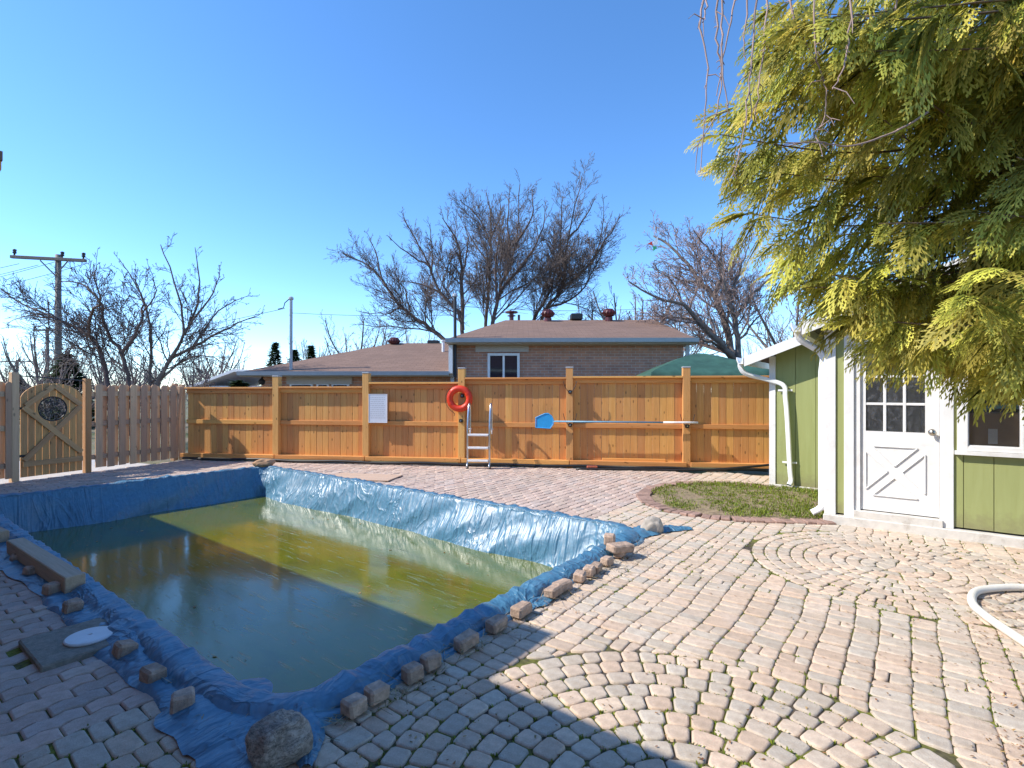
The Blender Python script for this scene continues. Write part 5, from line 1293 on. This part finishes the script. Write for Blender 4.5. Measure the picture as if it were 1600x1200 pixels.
upole(74, 512, 46.0, (1.1, 1.1), 0, 'second utility pole farther away beside the tall one', .16); upole(27, 562, 62.0, (2.2, 2.2), 0, 'small distant utility pole at the far left horizon', .16)
def wire(name, pts, label, r=.012):
    b = MB(); b.tube(catmull(pts, 6), r, 4, False); tag(obj(name, b, m_wire), label, 'wire')
def sag(a, c, s, n=6): return [a.lerp(c, i / n) - Vector((0, 0, s * 4 * (i / n) * (1 - i / n))) for i in range(n + 1)]
for i, (x0, y0, y1) in enumerate(((30, 412, 470), (60, 414, 490), (100, 405, 505), (135, 412, 520))):
    wire('power_line', sag(P(x0, y0, 24), P(-260, y1 - 40, 30 + i), .5), ['topmost', 'second', 'third', 'lowest'][i] + ' power line running left from the cross arm')
wire('service_wire', sag(P(445, 482, 14.8), P(92, 530, 24), .25), 'service wire from the left roof mast to the tall utility pole', .008)
wire('service_wire', sag(P(456, 489, 14.8), P(711, 492, 14.5), .05), 'service wire between the two roof masts', .007)
wire('service_wire', sag(P(711, 478, 14.5), P(1120, 468, 24), .3), 'service wire running right from the second roof mast behind the trees', .008)
# small kite caught in the big tree
kt = thing('toy_kite', 'small red and green kite caught in the twigs of the large bare tree', 'kite', P(1020, 384, 16.5))
for nm, m__, pts in (('red_panel', simple('kite_red', (.7, .06, .03), .5), [(0, 0), (-.16, .06), (-.03, .14)]), ('green_panel', simple('kite_green', (.05, .4, .15), .5), [(0, 0), (.14, -.05), (.02, -.18)]), ('white_panel', m_paper, [(0, 0), (.02, .14), (.16, .30), (.16, .04)])):
    b = MB(); b.prism(pts, -.01, .01); obj(nm, b, m__, kt)

# ------------------------------------------------------------------ foreground cedar
def spray_template():
    """flat, fern like cedar spray along +x, length 1; returns verts, tris, t-values"""
    V = []; Fc = []; T = []
    def leaf(a, c, w, t):
        a = np.array(a); c = np.array(c); d = c - a; nrm = np.array([-d[1], d[0], 0]); nrm = nrm / (np.linalg.norm(nrm) + 1e-9) * w; m = a + d * .45; b = len(V)
        V.extend([a, m + nrm, c, m - nrm]); Fc.append((b, b + 1, b + 2)); Fc.append((b, b + 2, b + 3)); T.extend([t, t, min(1, t + .4), t])
    r = random.Random(3); leaf((0, 0, 0), (1, 0, 0), .013, .1)
    for i in range(11):
        x = .06 + .085 * i; sd = 1 if i % 2 else -1
        L = (.50 - .40 * abs(x - .34)) * r.uniform(.85, 1.12); an = R(42 - 12 * x + r.uniform(-5, 5)) * sd; e = (x + L * math.cos(an), L * math.sin(an), 0)
        leaf((x, 0, 0), e, .022, .3)
        for k in range(5):
            f = .2 + .17 * k; q = (x + (e[0] - x) * f, e[1] * f, 0); a2 = an + R(30 + r.uniform(-6, 6)) * (1 if k % 2 else -1); l2 = L * .46 * (1 - .4 * f) * r.uniform(.8, 1.15); leaf(q, (q[0] + l2 * math.cos(a2), q[1] + l2 * math.sin(a2), 0), .023, .45 + .1 * k)
    return np.array(V), np.array(Fc), np.array(T)
SV, SFc, ST = spray_template()
def rot_to(d, upv, roll):
    x = d.normalized(); y = upv.cross(x); y = y.normalized() if y.length > 1e-4 else Vector((0, 1, 0)); z = x.cross(y); c, s = math.cos(roll), math.sin(roll)
    y2 = y * c + z * s; z2 = z * c - y * s; return np.array([[x.x, y2.x, z2.x], [x.y, y2.y, z2.y], [x.z, y2.z, z2.z]])
TRK = Vector((4.35, 3.25, 0))
ced = thing('cedar_tree', 'large yellow green cedar tree overhanging the shed at the right', 'tree', TRK)
b = MB(); b.tube(catmull([(0, 0, -.1), (.03, .02, 1.2), (-.02, .05, 3), (.04, 0, 5), (.02, 0, 7.4)], 5), [.16 - .006 * i for i in range(21)], 9, False); obj('trunk', b, m_cbark, ced, smooth=True)
boughs = MB(); SP = []
def sil(y):   # left edge of the crown in the photo, by row
    T = [(-300, 1310), (-100, 1230), (0, 1200), (60, 1195), (120, 1165), (170, 1130), (220, 1112), (270, 1125), (310, 1160), (360, 1165), (420, 1200), (460, 1200), (500, 1225), (530, 1270), (570, 1320), (600, 1370), (640, 1540), (660, 1600)]
    for (y0, x0), (y1, x1) in zip(T, T[1:]):
        if y0 <= y <= y1: return x0 + (x1 - x0) * (y - y0) / (y1 - y0)
    return 2000
tips = []
for y, x in ((20, 1200), (75, 1190), (130, 1165), (180, 1130), (222, 1110), (262, 1118), (235, 1165), (300, 1165), (345, 1152), (390, 1190), (430, 1215), (462, 1196), (488, 1215), (515, 1245), (540, 1290), (566, 1322), (592, 1335), (588, 1385), (598, 1420), (605, 1450), (575, 1480), (600, 1500), (632, 1532), (645, 1560), (600, 1545), (640, 1592), (585, 1590)): tips.append((x + 14, y - (74 if y > 500 else 40 if y > 420 else 12), rng.uniform(3.3, 4.1) if x < 1400 else rng.uniform(3.2, 3.9)))
nt = 0
while nt < 80:
    y = rng.uniform(-260, 620); x0 = sil(y + 75) + 45; x = x0 + (1800 - x0) * rng.random() ** 1.15
    if y > 505: continue
    gap = ((1185 < x < 1270 and 165 < y < 232) or (1225 < x < 1300 and 320 < y < 372) or (1170 < x < 1240 and 470 > y > 395 and rng.random() < .5))
    if gap: continue
    tips.append((x, y, rng.uniform(2.6, 4.1))); nt += 1
for (x, y, Y) in tips:
    tip = P(x, y, Y) - TRK; hor = Vector((tip.x, tip.y, 0)); D = max(.4, hor.length)
    zr = tip.z + rng.uniform(-.25, .3); root = Vector((0, 0, max(1.2, min(7.0, zr))))
    if D < .6: tip = Vector((tip.x * 1.6, tip.y * 1.6, tip.z))
    side = Vector((-hor.y, hor.x, 0)).normalized() * rng.uniform(-.25, .25) * D
    bp = catmull([root, root.lerp(tip, .35) + side * .6 + Vector((0, 0, .02 * D)), root.lerp(tip, .7) + side * .5 + Vector((0, 0, -.02 * D)), tip], 9); n = len(bp)
    boughs.tube(bp, [.011 * (1 - i / n) + .0025 for i in range(n)], 5, False)
    Lb = sum((bp[i+1] - bp[i]).length for i in range(n - 1)); cnt = int(Lb / .043)
    for k in range(cnt):
        t = .10 + .90 * (k + rng.random()) / cnt; f = t * (n - 1); i = min(int(f), n - 2); p = bp[i].lerp(bp[i+1], f - i); d = (bp[i+1] - bp[i]).normalized(); s = 1 if k % 2 else -1
        lat = d.cross(Vector((0, 0, 1))).normalized(); 
        if t > .965: nd = d
        else: nd = (d * rng.uniform(.5, 1.0) + lat * s * rng.uniform(.35, .95) + Vector((0, 0, rng.uniform(-1.2, .1)))).normalized()
        L = rng.uniform(.20, .36) * (1.15 - .36 * t); off_ = rng.uniform(0, .08) if t < .9 else 0
        if n3(p.x * 2.4 + 9, p.y * 2.4, p.z * 2.4) < -.12 and rng.random() < .8: continue
        SP.append((p + nd * off_, nd, L, rng.gauss(0, .9) + s * .4, rng.uniform(.25, .7), t))
obj('branches', boughs.mesh('branches', True, False), m_cbark, ced)
def emit_sprays(SP, name, mat, parent):
    nv = len(SV); N = len(SP); A = np.zeros((N * nv, 3)); Cc = np.ones((N * nv, 4)); Tq = np.zeros((N * len(SFc), 3), dtype=np.int64)
    for i, (p, d, L, roll, droop, t) in enumerate(SP):
        M = rot_to(d, Vector((0, 0, 1)), roll); q = SV.copy(); q[:, 1] *= (.8 + .4 * ((i * 37) % 10) / 10); q = q * L
        w = (M @ q.T).T + np.array(p); w[:, 2] -= droop * L * (SV[:, 0] ** 2 * .8 + SV[:, 1] ** 2 * 1.5)
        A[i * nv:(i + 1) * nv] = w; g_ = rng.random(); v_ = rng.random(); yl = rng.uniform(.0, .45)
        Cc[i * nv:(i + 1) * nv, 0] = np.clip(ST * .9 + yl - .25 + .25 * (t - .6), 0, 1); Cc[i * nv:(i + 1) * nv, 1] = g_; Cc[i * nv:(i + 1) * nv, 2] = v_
        Tq[i * len(SFc):(i + 1) * len(SFc)] = SFc + i * nv
    me = bpy.data.meshes.new(name); nf = len(Tq); me.vertices.add(len(A)); me.vertices.foreach_set('co', A.ravel()); me.loops.add(nf * 3); me.loops.foreach_set('vertex_index', Tq.ravel().astype(np.int32)); me.polygons.add(nf)
    me.polygons.foreach_set('loop_start', np.arange(0, nf * 3, 3, dtype=np.int32)); me.update(calc_edges=True)
    at = me.color_attributes.new('tint', 'FLOAT_COLOR', 'POINT'); at.data.foreach_set('color', Cc.ravel()); me.validate(); return obj(name, me, mat, parent)
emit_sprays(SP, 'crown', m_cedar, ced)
print('sprays', len(SP))
# bare weeping twigs hanging in front of the cedar
wt_ = thing('weeping_tree', 'bare pale twigs of a weeping tree hanging at the upper right', 'tree', (4.9, 2.9, 0))
o0 = Vector((4.9, 2.9, 0)); b = MB()
b.tube(catmull([Vector((0, 0, -.1)), Vector((-.05, .05, 2.0)), P(1560, -300, 3.3) - o0, P(1380, -330, 2.9) - o0, P(1210, -200, 2.75) - o0, P(1105, -75, 2.7) - o0], 6), [.09 - .0026 * i for i in range(31)], 8, False); obj('limb', b, m_cbark, wt_, smooth=True)
hang = [[(1112, -60), (1094, 30), (1105, 95), (1102, 170), (1094, 270)], [(1125, -70), (1120, 60), (1128, 110), (1118, 180), (1085, 232)], [(1130, -70), (1128, 40), (1130, 120), (1140, 178)], [(1160, -110), (1148, 0), (1130, 90), (1120, 150)], [(1185, -130), (1180, 20), (1173, 110), (1163, 200), (1155, 240), (1145, 275)], [(1200, -140), (1196, 40), (1186, 130), (1180, 190)], [(1240, -160), (1236, 0), (1250, 50), (1276, 95), (1290, 140), (1288, 185), (1270, 210)],
        [(1275, -180), (1272, 20), (1276, 95)], [(1335, -200), (1328, 30), (1318, 105), (1300, 140)], [(1170, -110), (1168, 10), (1162, 60), (1165, 95)], [(1420, -250), (1400, 15), (1330, 22), (1290, 22)], [(1110, -50), (1104, 10), (1098, 35)], [(1450, 175), (1400, 205), (1330, 228), (1280, 222), (1225, 225)]]
tw = MB()
for hi, pl_ in enumerate(hang):
    Yh = rng.uniform(2.5, 2.9); pts = catmull([P(x, y, Yh) - o0 for x, y in pl_], 6); n = len(pts)
    for i in range(n): pts[i] += Vector((n3(i * .9, hi, 2), n3(i * .9, hi, 7), 0)) * .012
    tw.tube(pts, [.0062 - .004 * i / n for i in range(n)], 5, False)
    for i in range(3, n - 1):
        if rng.random() < .45:
            d = (vrand() + Vector((0, 0, -.5))).normalized(); L = rng.choice((.02, .03, .03, .08, .14)); tw.tube([pts[i], pts[i] + d * L * .5, pts[i] + d * L * .8 + Vector((0, 0, -L * .3))], [.003, .0025, .0015], 4, False)
obj('twigs', tw.mesh('twigs', True, False), m_hang, wt_)
